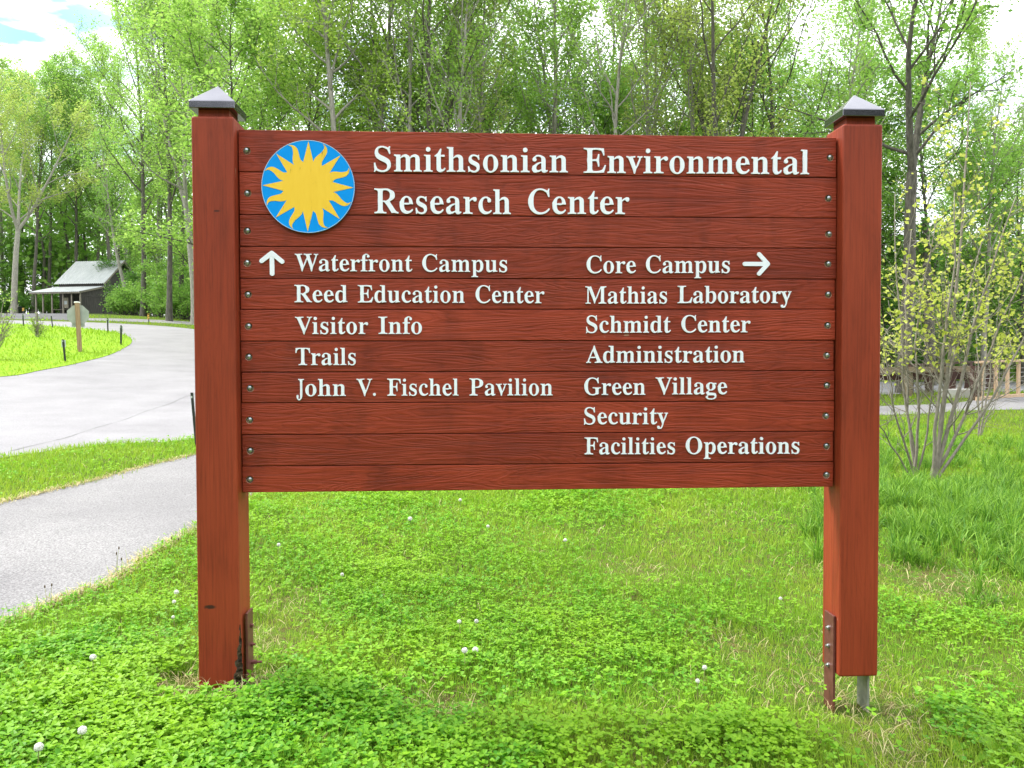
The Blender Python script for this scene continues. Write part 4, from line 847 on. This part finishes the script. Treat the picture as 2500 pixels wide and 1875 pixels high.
sapling('sapling', rb2, [(2370, 200, .2, .05, 1.0), (2480, 480, .1, .02, 1.0), (2330, 470, -.3, .02, .9), (2540, 560, .4, .1, .8), (2420, 520, .6, .0, .8), (2600, 640, .0, .15, .7)], .030, 17, 1.05, 1500, .06, 1.8, 5, 'yellow-leaved sapling with a thick grey stem and many spreading branches', group='redbud saplings')
rb3 = at(2390, 1068)
sapling('sapling', rb3, [(2375, 700, .2, -.02, 1.0), (2440, 720, -.2, .03, .9), (2405, 640, 0, .0, .9), (2470, 860, .3, .1, .6)], .020, 8, .8, 300, .07, 1.6, 8, 'thin pale clustered sapling in the grass before the footbridge', group='redbud saplings')
# staked young shrub on the island and twiggy shrub at the left edge
yb = at(92, 824)
ys_ = sapling('young_shrub', yb, [(88, 768, .1, 0, 1), (98, 775, 0, 0, .8), (84, 790, 0, -.1, .7), (104, 792, .1, .1, .7), (80, 800, 0, -.1, .6), (101, 806, 0, .1, .6), (95, 790, .2, 0, .8)], .022, 12, .35, 160, .09, .1, 12, 'staked twiggy young shrub in the middle of the grass island', leafm='lf_yel', cat='shrub')
MB().tube([(-.02, .05, -.2), (-.04, .05, 1.05)], .05, 8).build('stake', M['barkp'], ys_)
lb = on(-22, 25)
sapling('twiggy_shrub', lb, [(46, 742, 0, 0, 1), (10, 728, .2, 0, 1), (34, 728, 0, 0, .9), (40, 762, -.2, 0, .8), (-20, 700, .2, 0, 1), (-60, 740, 0, 0, 1), (18, 800, -.3, 0, .6), (30, 775, .2, .1, .7)], .03, 7, .5, 260, .07, .3, 13, 'bare pale-twigged shrub at the left edge of the grass island', leafm='lf_yel', cat='shrub')
def shrub_mesh(seed, rx, ry, hz, n, size, flowers=0):
    rs = np.random.RandomState(seed); mb = MB(); tw = []
    for i in range(26):
        a = rs.uniform(0, 6.28); r = rs.uniform(.1, .8); p0 = np.array([math.cos(a)*rx*r*.4, math.sin(a)*ry*r*.4, -.3]); p2 = np.array([math.cos(a)*rx*rs.uniform(.3, 1), math.sin(a)*ry*rs.uniform(.3, 1), hz*rs.uniform(.35, 1.05)])
        p1 = (p0+p2)/2+np.array([0, 0, hz*.18]); q = np.array([p0, p1*.6+p0*.4, p1, (p1+p2)/2, p2])+rs.normal(0, .05, (5, 3)); mb.tube(q, [.03, .025, .02, .014, .006], 5)
        for j in range(8):
            k = rs.randint(1, 5); d = rs.normal(0, 1, 3); d[2] = abs(d[2])*.6; d /= np.linalg.norm(d); L = rs.uniform(.3, .8)*min(1.2, hz*.4); b = np.array([q[k], q[k]+d*L*.5, q[k]+d*L+np.array([0, 0, -.08])]); mb.tube(b, [.01, .007, .004], 3); tw.append(b)
    V, Q = leaves_on(rs, tw, n, size, .16, .4); wm = mesh_np('stems', np.concatenate(mb.V), np.concatenate(mb.Q), np.concatenate(mb.T)); lm = mesh_np('foliage', V, Q); fm = None
    if flowers:
        top = [t for t in tw if t[-1][2] > hz*.55]; V, Q = leaves_on(rs, top, flowers, .16, .22, 1.5, .9); fm = mesh_np('blossom', V, Q)
    return wm, lm, fm
SH = [shrub_mesh(300+i, 2.2, 1.8, 2.6, 3600, .2) for i in range(3)]; SHF = shrub_mesh(310, 2.0, 1.7, 3.4, 4200, .2, 120)
def shrub(ms, loc, rz, s, label, leafm, name='shrub', group='shrubs along the wood edge'):
    e = empty(name, loc, label, 'shrub', group, rz); e.scale = s
    for nm, me, m in zip(('stems', 'foliage', 'blossom'), ms, ('barkd', leafm, 'blossom')):
        if me is None: continue
        o = bpy.data.objects.new(nm, me); col.objects.link(o); o.parent = e
        if not me.materials: me.materials.append(M[m])
        o.material_slots[0].link = 'OBJECT'; o.material_slots[0].material = M[m]
    return e
shrub(SHF, on(290, 76.5), .4, (.72, .72, .8), 'tall white-flowering shrub against the shed gable wall', 'lf_shrub', 'flowering_shrub')
for i, (u, d, s, lab, lm) in enumerate(((308, 71, 1.0, 'dense bush right of the white-flowering shrub', 'lf_mid'), (345, 70, 1.15, 'broad bush below the pale slender trunk right of the shed', 'lf_mid'), (385, 67, 1.05, 'bush behind the striped marker post by the far path', 'lf_mid'),
        (425, 65, 1.15, 'bright bush left of the left sign post in the far thicket', 'lf_mid'), (465, 62, 1.0, 'tall bush just showing beside the left sign post', 'lf_mid'), (372, 75, 1.4, 'higher dark bush at the back of the thicket by the shed', 'lf_shrub'), (440, 73, 1.3, 'higher bush at the back near the left sign post', 'lf_mid'),
        (64, 84, .8, 'dark bush left behind the shed porch', 'lf_deep'), (116, 88, .9, 'green bush seen through the open shed porch', 'lf_mid'), (12, 84, .8, 'low bush at the left picture edge beyond the gravel', 'lf_deep'), (146, 90, 1.0, 'shadowy bush behind the shed porch posts', 'lf_deep'),
        (2165, 43, .75, 'green bush just right of the right sign post beyond the road', 'lf_mid'), (2245, 46, .9, 'dark bush beyond the road behind the grey-stemmed saplings', 'lf_shrub'), (2320, 44, .8, 'bush beyond the guard rail end', 'lf_mid'), (2400, 47, 1.0, 'bush beyond the footbridge railing', 'lf_shrub'), (2470, 43, .9, 'bush behind the right end of the footbridge', 'lf_mid'), (2205, 54, 1.2, 'large dark bush deep right of the right sign post', 'lf_deep'), (2360, 56, 1.3, 'large dark bush deep behind the saplings', 'lf_deep'), (2540, 50, 1.2, 'dark bush at the right picture edge', 'lf_shrub'))):
    shrub(SH[i % 3], on(u, d), i*1.3, (s, s, s*.95), lab, lm)

# ------------------------------------------------------------------ clover, grass and weeds
rs = np.random.RandomState(42)
def scatter(n, d0, d1, p=.9, u0=-350, u1=2850):
    t = rs.rand(n); d = (d0**(1-p)+t*(d1**(1-p)-d0**(1-p)))**(1/(1-p)); u = rs.uniform(u0, u1, n); k = (u-PW/2)/FPX
    x = C0[0]+(AR[0]*k+AF[0])*d; y = C0[1]+(AR[1]*k+AF[1])*d; return x, y, d
def blob(x, y, lst):
    o = np.zeros(x.shape)
    for (u, v, r, a, w) in lst:
        c = at(u, v); o = np.maximum(o, w*np.exp(-(((x-c[0])/r)**2+((y-c[1])/a)**2)))
    return o
CLV = [(300, 1780, 1.1, .7, 1.2), (850, 1790, .75, .45, 1.2), (550, 1790, .7, .5, 1.1), (1250, 1540, 1.0, .65, 1.25), (900, 1400, 1.2, 1.3, 1.1), (1500, 1560, .7, .5, 1.0), (1650, 1480, .5, .5, .9), (430, 1420, .6, 1.1, 1.0), (2300, 1520, .55, .35, 1.1), (2360, 1760, .35, .25, 1.0), (800, 1260, 1.2, 1.3, 1.0), (1400, 1240, 1.0, .9, .8), (1800, 1820, .4, .2, .7), (150, 1040, 3, 1.5, .9), (2300, 1030, 2.5, 1.4, .7), (80, 1640, .7, .6, 1.0)]
DRY = [(2090, 1720, .32, .30, 1.3), (650, 1560, .22, .35, .9), (2300, 1430, .40, .35, 1.2), (2170, 1830, .18, .25, .9), (720, 1480, .25, .3, .7), (1080, 1730, .2, .15, .9), (1560, 1400, .3, .3, .8), (500, 1692, .26, .20, 1.8), (600, 1672, .2, .15, 1.3), (30, 1790, .25, .2, .6), (1800, 1580, .2, .25, .7), (2080, 1640, .3, .3, .8)]
def onlawn(x, y, m=.0):
    a = inside(PATH, x, y)
    if m: 
        j = rs.normal(0, m, (2, len(x))); a = inside(PATH, x+j[0], y+j[1]) & a
    r = inside(ROAD, x, y)
    if m: r = r & inside(ROAD, x+j[0], y+j[1])
    return ~(a | r)
def clump(x, y): return fbm(x*1.3+40, y*1.3+9, 3)
def frame(n, az, tilt):
    d = np.stack([np.cos(az), np.sin(az), np.zeros(n)], 1); s = np.stack([-np.sin(az), np.cos(az), np.zeros(n)], 1); z = np.array([0, 0, 1.0])
    f = d*np.cos(tilt)[:, None]+z*np.sin(tilt)[:, None]; up = -d*np.sin(tilt)[:, None]+z*np.cos(tilt)[:, None]; return f, s, up
def clover(name, x, y, hgt, size, label):
    n = len(x); z = H(x, y); az = rs.uniform(0, 6.28, n); Vs = []
    tp = rs.normal(0, .28, (n, 2)); off = rs.normal(0, .012, (n, 2)); cx, cy = x+off[:, 0], y+off[:, 1]
    for k in range(3):
        a = az+k*2.094+rs.normal(0, .12, n); ti = rs.normal(.08, .22, n)+tp[:, 0]*np.cos(a)+tp[:, 1]*np.sin(a); f, s, up = frame(n, a, ti); c = np.stack([cx, cy, z+hgt], 1); L = (size*rs.uniform(.85, 1.15, n))[:, None]; fo = (rs.uniform(.02, .2, n))[:, None]
        Vs.append(np.stack([c, c+L*(.42*f+.34*s+fo*.7*up), c+L*(.88*f+.40*s+fo*up), c+L*.97*f, c+L*(.88*f-.40*s+fo*up), c+L*(.42*f-.34*s+fo*.7*up)], 1))
    V = np.concatenate(Vs).reshape(-1, 3); b = np.arange(3*n)[:, None]*6; Q = np.concatenate([b+np.array([[0, 3, 2, 1]]), b+np.array([[0, 5, 4, 3]])])
    # petioles
    m = min(n, 12000); w = .0011; c0 = np.stack([x[:m], y[:m], z[:m]-.005], 1); c1 = np.stack([cx[:m], cy[:m], (z+hgt)[:m]], 1); e = np.array([w, 0, 0])
    PV = np.stack([c0-e, c0+e, c1+e, c1-e], 1).reshape(-1, 3); V = np.concatenate([V, PV]); Q = np.concatenate([Q, np.arange(m*4).reshape(m, 4)+3*n*6])
    return tag(link(name, mesh_np(name, V, Q), M['clover']), label, 'clover', kind='stuff')
def blades(name, x, y, L, w, lean, mat, label, cat='grass', bend=1.0):
    n = len(x); z = H(x, y); az = rs.uniform(0, 6.28, n); d = np.stack([np.cos(az), np.sin(az)], 1); s = np.stack([-np.sin(az+rs.normal(0, .7, n)), np.cos(az+rs.normal(0, .7, n))], 1)
    def pt(t):
        r = (lean*L*(t**1.7))[:, None]; h = L*t*np.sqrt(np.maximum(.05, 1-(lean*t**.8)**2*.8)); xy = np.stack([x, y], 1)+d*r; return np.concatenate([xy, (z-.008+h)[:, None]], 1)
    S = np.concatenate([s, np.zeros((n, 1))], 1)*(w/2)[:, None]; p0, p1, p2, p3 = pt(0), pt(.4), pt(.75), pt(1.0)
    V = np.stack([p0-S*.8, p0+S*.8, p1+S, p1-S, p2+S*.7, p2-S*.7, p3], 1).reshape(-1, 3); b = np.arange(n)[:, None]*7
    Q = np.concatenate([b+np.array([[0, 1, 2, 3]]), b+np.array([[3, 2, 4, 5]])]); T = b+np.array([[5, 4, 6]])
    return tag(link(name, mesh_np(name, V, Q, T), M[mat]), label, cat, kind='stuff')
x, y, d = scatter(150000, 2.3, 15, .75)
cf = blob(x, y, CLV); df = blob(x, y, DRY); cn = clump(x*1.6, y*1.6); k = onlawn(x, y, .04) & (rs.rand(len(x)) < np.clip((cf*1.05+.10-df*1.1)*(.45+1.6*(cn-.25)), .02, 1))
x, y, d, cn = x[k], y[k], d[k], cn[k]
clover('clover', x, y, rs.uniform(.015, .075, len(x))+.09*np.clip(cn-.35, 0, .5), rs.uniform(.011, .024, len(x))*np.clip(d/6, 1, 1.6)*np.where(d < 4.2, 1.25, 1.0), 'bright green clover patches covering the lawn around the sign')
x, y, d = scatter(270000, 2.3, 16, .8)
cf = blob(x, y, CLV); df = blob(x, y, DRY); gn = clump(x*2+7, y*2); k = onlawn(x, y, .05) & (rs.rand(len(x)) < np.clip(1.1-.32*cf-.5*df, .1, 1)*(.55+.9*gn))
x, y, d, gn = x[k], y[k], d[k], gn[k]
blades('grass', x, y, rs.uniform(.035, .105, len(x))*(.7+.7*gn)*np.clip(1-.6*df[k], .35, 1), rs.uniform(.0022, .0042, len(x))*np.clip(d/4.5, 1, 3), rs.uniform(.15, .8, len(x)), 'grass', 'short green lawn grass growing among the clover around the sign')
# dry straw
x, y, d = scatter(90000, 2.3, 13, .9); df = blob(x, y, DRY); k = onlawn(x, y) & (rs.rand(len(x)) < np.clip(df*.55+.035+.10*(clump(x*2.2, y*2.2+50) > .6), 0, .7))
x, y, d = x[k], y[k], d[k]
blades('dry_grass', x, y, rs.uniform(.04, .12, len(x)), rs.uniform(.0018, .0034, len(x))*np.clip(d/4.5, 1, 2.5), rs.uniform(.75, 1.0, len(x)), 'dry', 'dry straw lying in the bare patches round the posts', 'dry grass')
# tall grass on the right
TF = [(2330, 1230, 1.5, 2.0, 1.1), (2200, 1290, .6, .8, 1.2), (2450, 1120, 1.5, 2.4, 1.0), (2250, 1150, 1.4, 1.6, 1.0), (2460, 1330, .6, .8, 1.0), (2200, 1360, .3, .35, .8)]
x, y, d = scatter(2600, 5.0, 17, .9, 1950, 3000); k = onlawn(x, y, .05) & (rs.rand(len(x)) < blob(x, y, TF)*np.clip((clump(x*1.5+3, y*1.5+80)-.25)*3, .1, 1)); x, y = x[k], y[k]
nb_ = 46; m = len(x); th = rs.uniform(.12, .34, m); x = np.repeat(x, nb_); y = np.repeat(y, nb_); th = np.repeat(th, nb_); ra = np.abs(rs.normal(0, .035, len(x))); aa = rs.uniform(0, 6.28, len(x))
blades('tall_grass', x+ra*np.cos(aa), y+ra*np.sin(aa), th*rs.uniform(.55, 1.15, len(x)), rs.uniform(.004, .0085, len(x)), rs.uniform(.15, .95, len(x)), 'tall', 'tall rough grass tufts round the saplings right of the sign', 'tall grass')
# farther lawns: strips along the road, island, verge beyond
x, y, d = scatter(230000, 8, 62, 1.15, -400, 2900); k = onlawn(x, y, .1) & ~inside(GRAV, x, y) & ~inside(FARP, x, y) & (rs.rand(len(x)) < .85) & ((d > 13) | (rs.rand(len(x)) < .5))
x, y, d = x[k], y[k], d[k]; gn = clump(x*.8, y*.8)
blades('far_lawn_grass', x, y, rs.uniform(.05, .12, len(x))*(.6+.8*gn)*np.clip(d/18, 1, 1.7), rs.uniform(.006, .011, len(x))*np.clip(d/14, .8, 3.0), rs.uniform(.2, .8, len(x)), 'lawn', 'mown bright grass of the island and the verges along the road')
# ragged soil and dead stalks along the path edge
EDG = np.array(smooth_poly(far)[6:60]+smooth_poly(near)[4:50]); kk = rs.randint(0, len(EDG)-1, 5000); tt = rs.rand(5000, 1); e = EDG[kk]*(1-tt)+EDG[np.minimum(kk+1, len(EDG)-1)]*tt
ok = np.linalg.norm(EDG[np.minimum(kk+1, len(EDG)-1)]-EDG[kk], axis=1) < 2; e = e[ok]+rs.normal(0, .035, (ok.sum(), 2))
blades('edge_litter', e[:, 0], e[:, 1], rs.uniform(.03, .09, len(e)), rs.uniform(.004, .009, len(e)), rs.uniform(.85, 1, len(e)), 'dry', 'dry litter along the ragged edges of the footpath', 'dry grass')

# dandelion clocks
DAN = [(1004, 1405, 1.0, 'left one of the pair of big dandelion clocks below the middle of the board'), (1027, 1404, 1.05, 'right one of the pair of big dandelion clocks below the middle of the board'), (992, 1343, .8, 'dandelion clock just above the left one of the big pair'), (1029, 1342, .8, 'half-blown dandelion clock just above the right one of the big pair'),
       (886, 1121, .95, 'dandelion clock in the clover under the letters of the pavilion line'), (602, 1177, .8, 'white dandelion clock just right of the left post at path height'), (994, 1080, .7, 'small dandelion clock right under the bottom board edge near the middle'), (1054, 1137, .7, 'small faded dandelion clock under the gap between both text columns'), (1221, 1167, .8, 'dandelion clock on a tall stalk under the right text column'),
       (739, 1241, .75, 'dandelion clock in the clover right of the left post at mid height'), (1522, 1442, .8, 'dandelion clock left of the right post near its foot'), (1507, 1471, .7, 'small withered dandelion clock low in the grass left of the right post'), (1686, 1293, .75, 'faded dandelion clock in the grass close to the right post'), (381, 1279, .95, 'taller dandelion clock beside the left post near the path'), (376, 1300, .75, 'lower dandelion clock beside the left post near the path'),
       (201, 1420, .95, 'dandelion clock in the clover left of the left post foot'), (178, 1578, 1.1, 'tilted dandelion clock near the bottom left corner'), (84, 1614, 1.05, 'dandelion clock in the bottom left corner of the picture'), (374, 1333, .6, 'smallest dandelion clock low beside the left post')]
for i, (ux, vy, s, lab) in enumerate(DAN):
    u, v = ux*PW/2212.0, vy*PW/2212.0; r = .0155*s; hh = random.Random(i).uniform(.09, .16)
    # the head stands above the lawn: find the base so that the head covers the pixel
    D = np.linspace(2.2, 14, 900); Qp = C0[None]+cdir(u, v)[None]*D[:, None]; gz = Qp[:, 2]-H(Qp[:, 0], Qp[:, 1])-hh; j = int(np.argmax(gz < 0)) if (gz < 0).any() else 899; p = Qp[j]; base = np.array([p[0], p[1], p[2]-hh]); r = r*max(1, D[j]/5.2)
    e = empty('dandelion', base, lab, 'dandelion', 'dandelion clocks in the lawn'); rr = random.Random(i+50); bx, by = rr.uniform(-.02, .02), rr.uniform(-.02, .02)
    MB().tube([(bx, by, -.02), (bx*.4, by*.4, hh*.5), (0, 0, hh)], [.0022, .002, .0017], 5).build('stalk', M['stem'], e, True)
    mb = MB(); r3 = np.random.RandomState(i)
    for q in range(130):
        dd = r3.normal(0, 1, 3); dd /= np.linalg.norm(dd)
        if dd[2] < -.75: continue
        a = np.cross(dd, r3.normal(0, 1, 3)); a /= np.linalg.norm(a); b = np.cross(dd, a); c = np.array([0, 0, hh])+dd*r*r3.uniform(.86, 1.0); w = r*.30
        mb.add([c+a*w, c+b*w, c-a*w, c-b*w], [(0, 1, 2, 3)])
    mb.add(*(lambda V, Q: (V, Q))(*[np.array([(math.cos(t)*math.sin(f)*r*.62, math.sin(t)*math.sin(f)*r*.62, hh+math.cos(f)*r*.62) for f in np.linspace(0, math.pi, 6) for t in np.linspace(0, 2*math.pi, 9)[:-1]]), [(i_*8+j_, i_*8+(j_+1) % 8, (i_+1)*8+(j_+1) % 8, (i_+1)*8+j_) for i_ in range(5) for j_ in range(8)]]))
    me = mesh_np('seed_head', np.concatenate(mb.V), np.concatenate(mb.Q)); link('seed_head', me, M['fluff'], e)
# ribwort stalks at the path edge
for i, (u, v, hs, lab) in enumerate(((288, 1412, (.20, .17, .13), 'brown-headed weed stalks standing at the near edge of the footpath'), (122, 1475, (.10, .12), 'pair of short weed stalks by the path at the left'), (430, 1345, (.08, .1), 'dry weed stalks at the path edge beside the left post'), (560, 1495, (.16,), 'single yellowish weed stalk close behind the left post foot'), (1130, 1420, (.09, .11), 'two straw-coloured weed stalks standing in the lawn centre'))):
    p = at(u, v); e = empty('ribwort', p, lab, 'weed', 'weed stalks'); r3 = random.Random(i)
    for k, h in enumerate(hs):
        dx, dy = r3.uniform(-.03, .03), r3.uniform(-.03, .03); x0 = (k-.8)*.022
        MB().tube([(x0, 0, -.02), (x0+dx*.4, dy*.4, h*.5), (x0+dx, dy, h)], [.0016, .0013, .0011], 5).build('stalk', M['stem'], e, True)
        MB().lathe([(0, -.008), (.0042, -.004), (.0048, .004), (.003, .011), (0, .014)], 8, Matrix.Translation((x0+dx, dy, h))).build('seed_head', M['seedhead'], e, True)
# broad-leaved weeds
def broadleaf(p, n, L, W, seed, label, up=.9):
    e = empty('broadleaf_weed', p, label, 'weed', 'broad-leaved weeds'); r3 = np.random.RandomState(seed)
    for k in range(n):
        az = 6.28*k/n+r3.uniform(-.4, .4); l = L*r3.uniform(.7, 1.1); w = W*r3.uniform(.8, 1.1); el = r3.uniform(.45, 1.1)*up; V = []; c, s = math.cos(az), math.sin(az)
        ts = np.linspace(0, 1, 7)
        for t in ts:
            r_ = l*(math.cos(el)*t+.12*t*t); z = l*(math.sin(el)*t-.45*t*t*up); hw = w*.5*(math.sin(math.pi*min(1, t*.93+.05))**.8)
            for q, lift in ((-1, .18), (0, 0), (1, .18)): V.append((c*r_-s*hw*q, s*r_+c*hw*q, z+hw*lift*2))
        Q = [(i*3+j, i*3+j+1, (i+1)*3+j+1, (i+1)*3+j) for i in range(6) for j in range(2)]; link('leaf', mesh_np('leaf', V, Q), M['clover'], e, True)
broadleaf(at(2440, 1850), 7, .17, .06, 1, 'largest broad-leaved weed in the bottom right corner')
broadleaf(at(2330, 1835), 6, .11, .04, 2, 'broad-leaved weed left of the bottom right corner')
broadleaf(at(497, 1688), 3, .11, .022, 3, 'pointed pale leaf weed at the foot of the left post')
broadleaf(at(2395, 1655), 6, .09, .03, 4, 'pale broad-leaved weed right of the right post foot')
broadleaf(at(960, 1355), 5, .12, .03, 5, 'upright pale-leaved weed in the clover under the board')
broadleaf(at(2230, 1330), 6, .13, .035, 6, 'lobed green weed beside the right post at the tall grass')
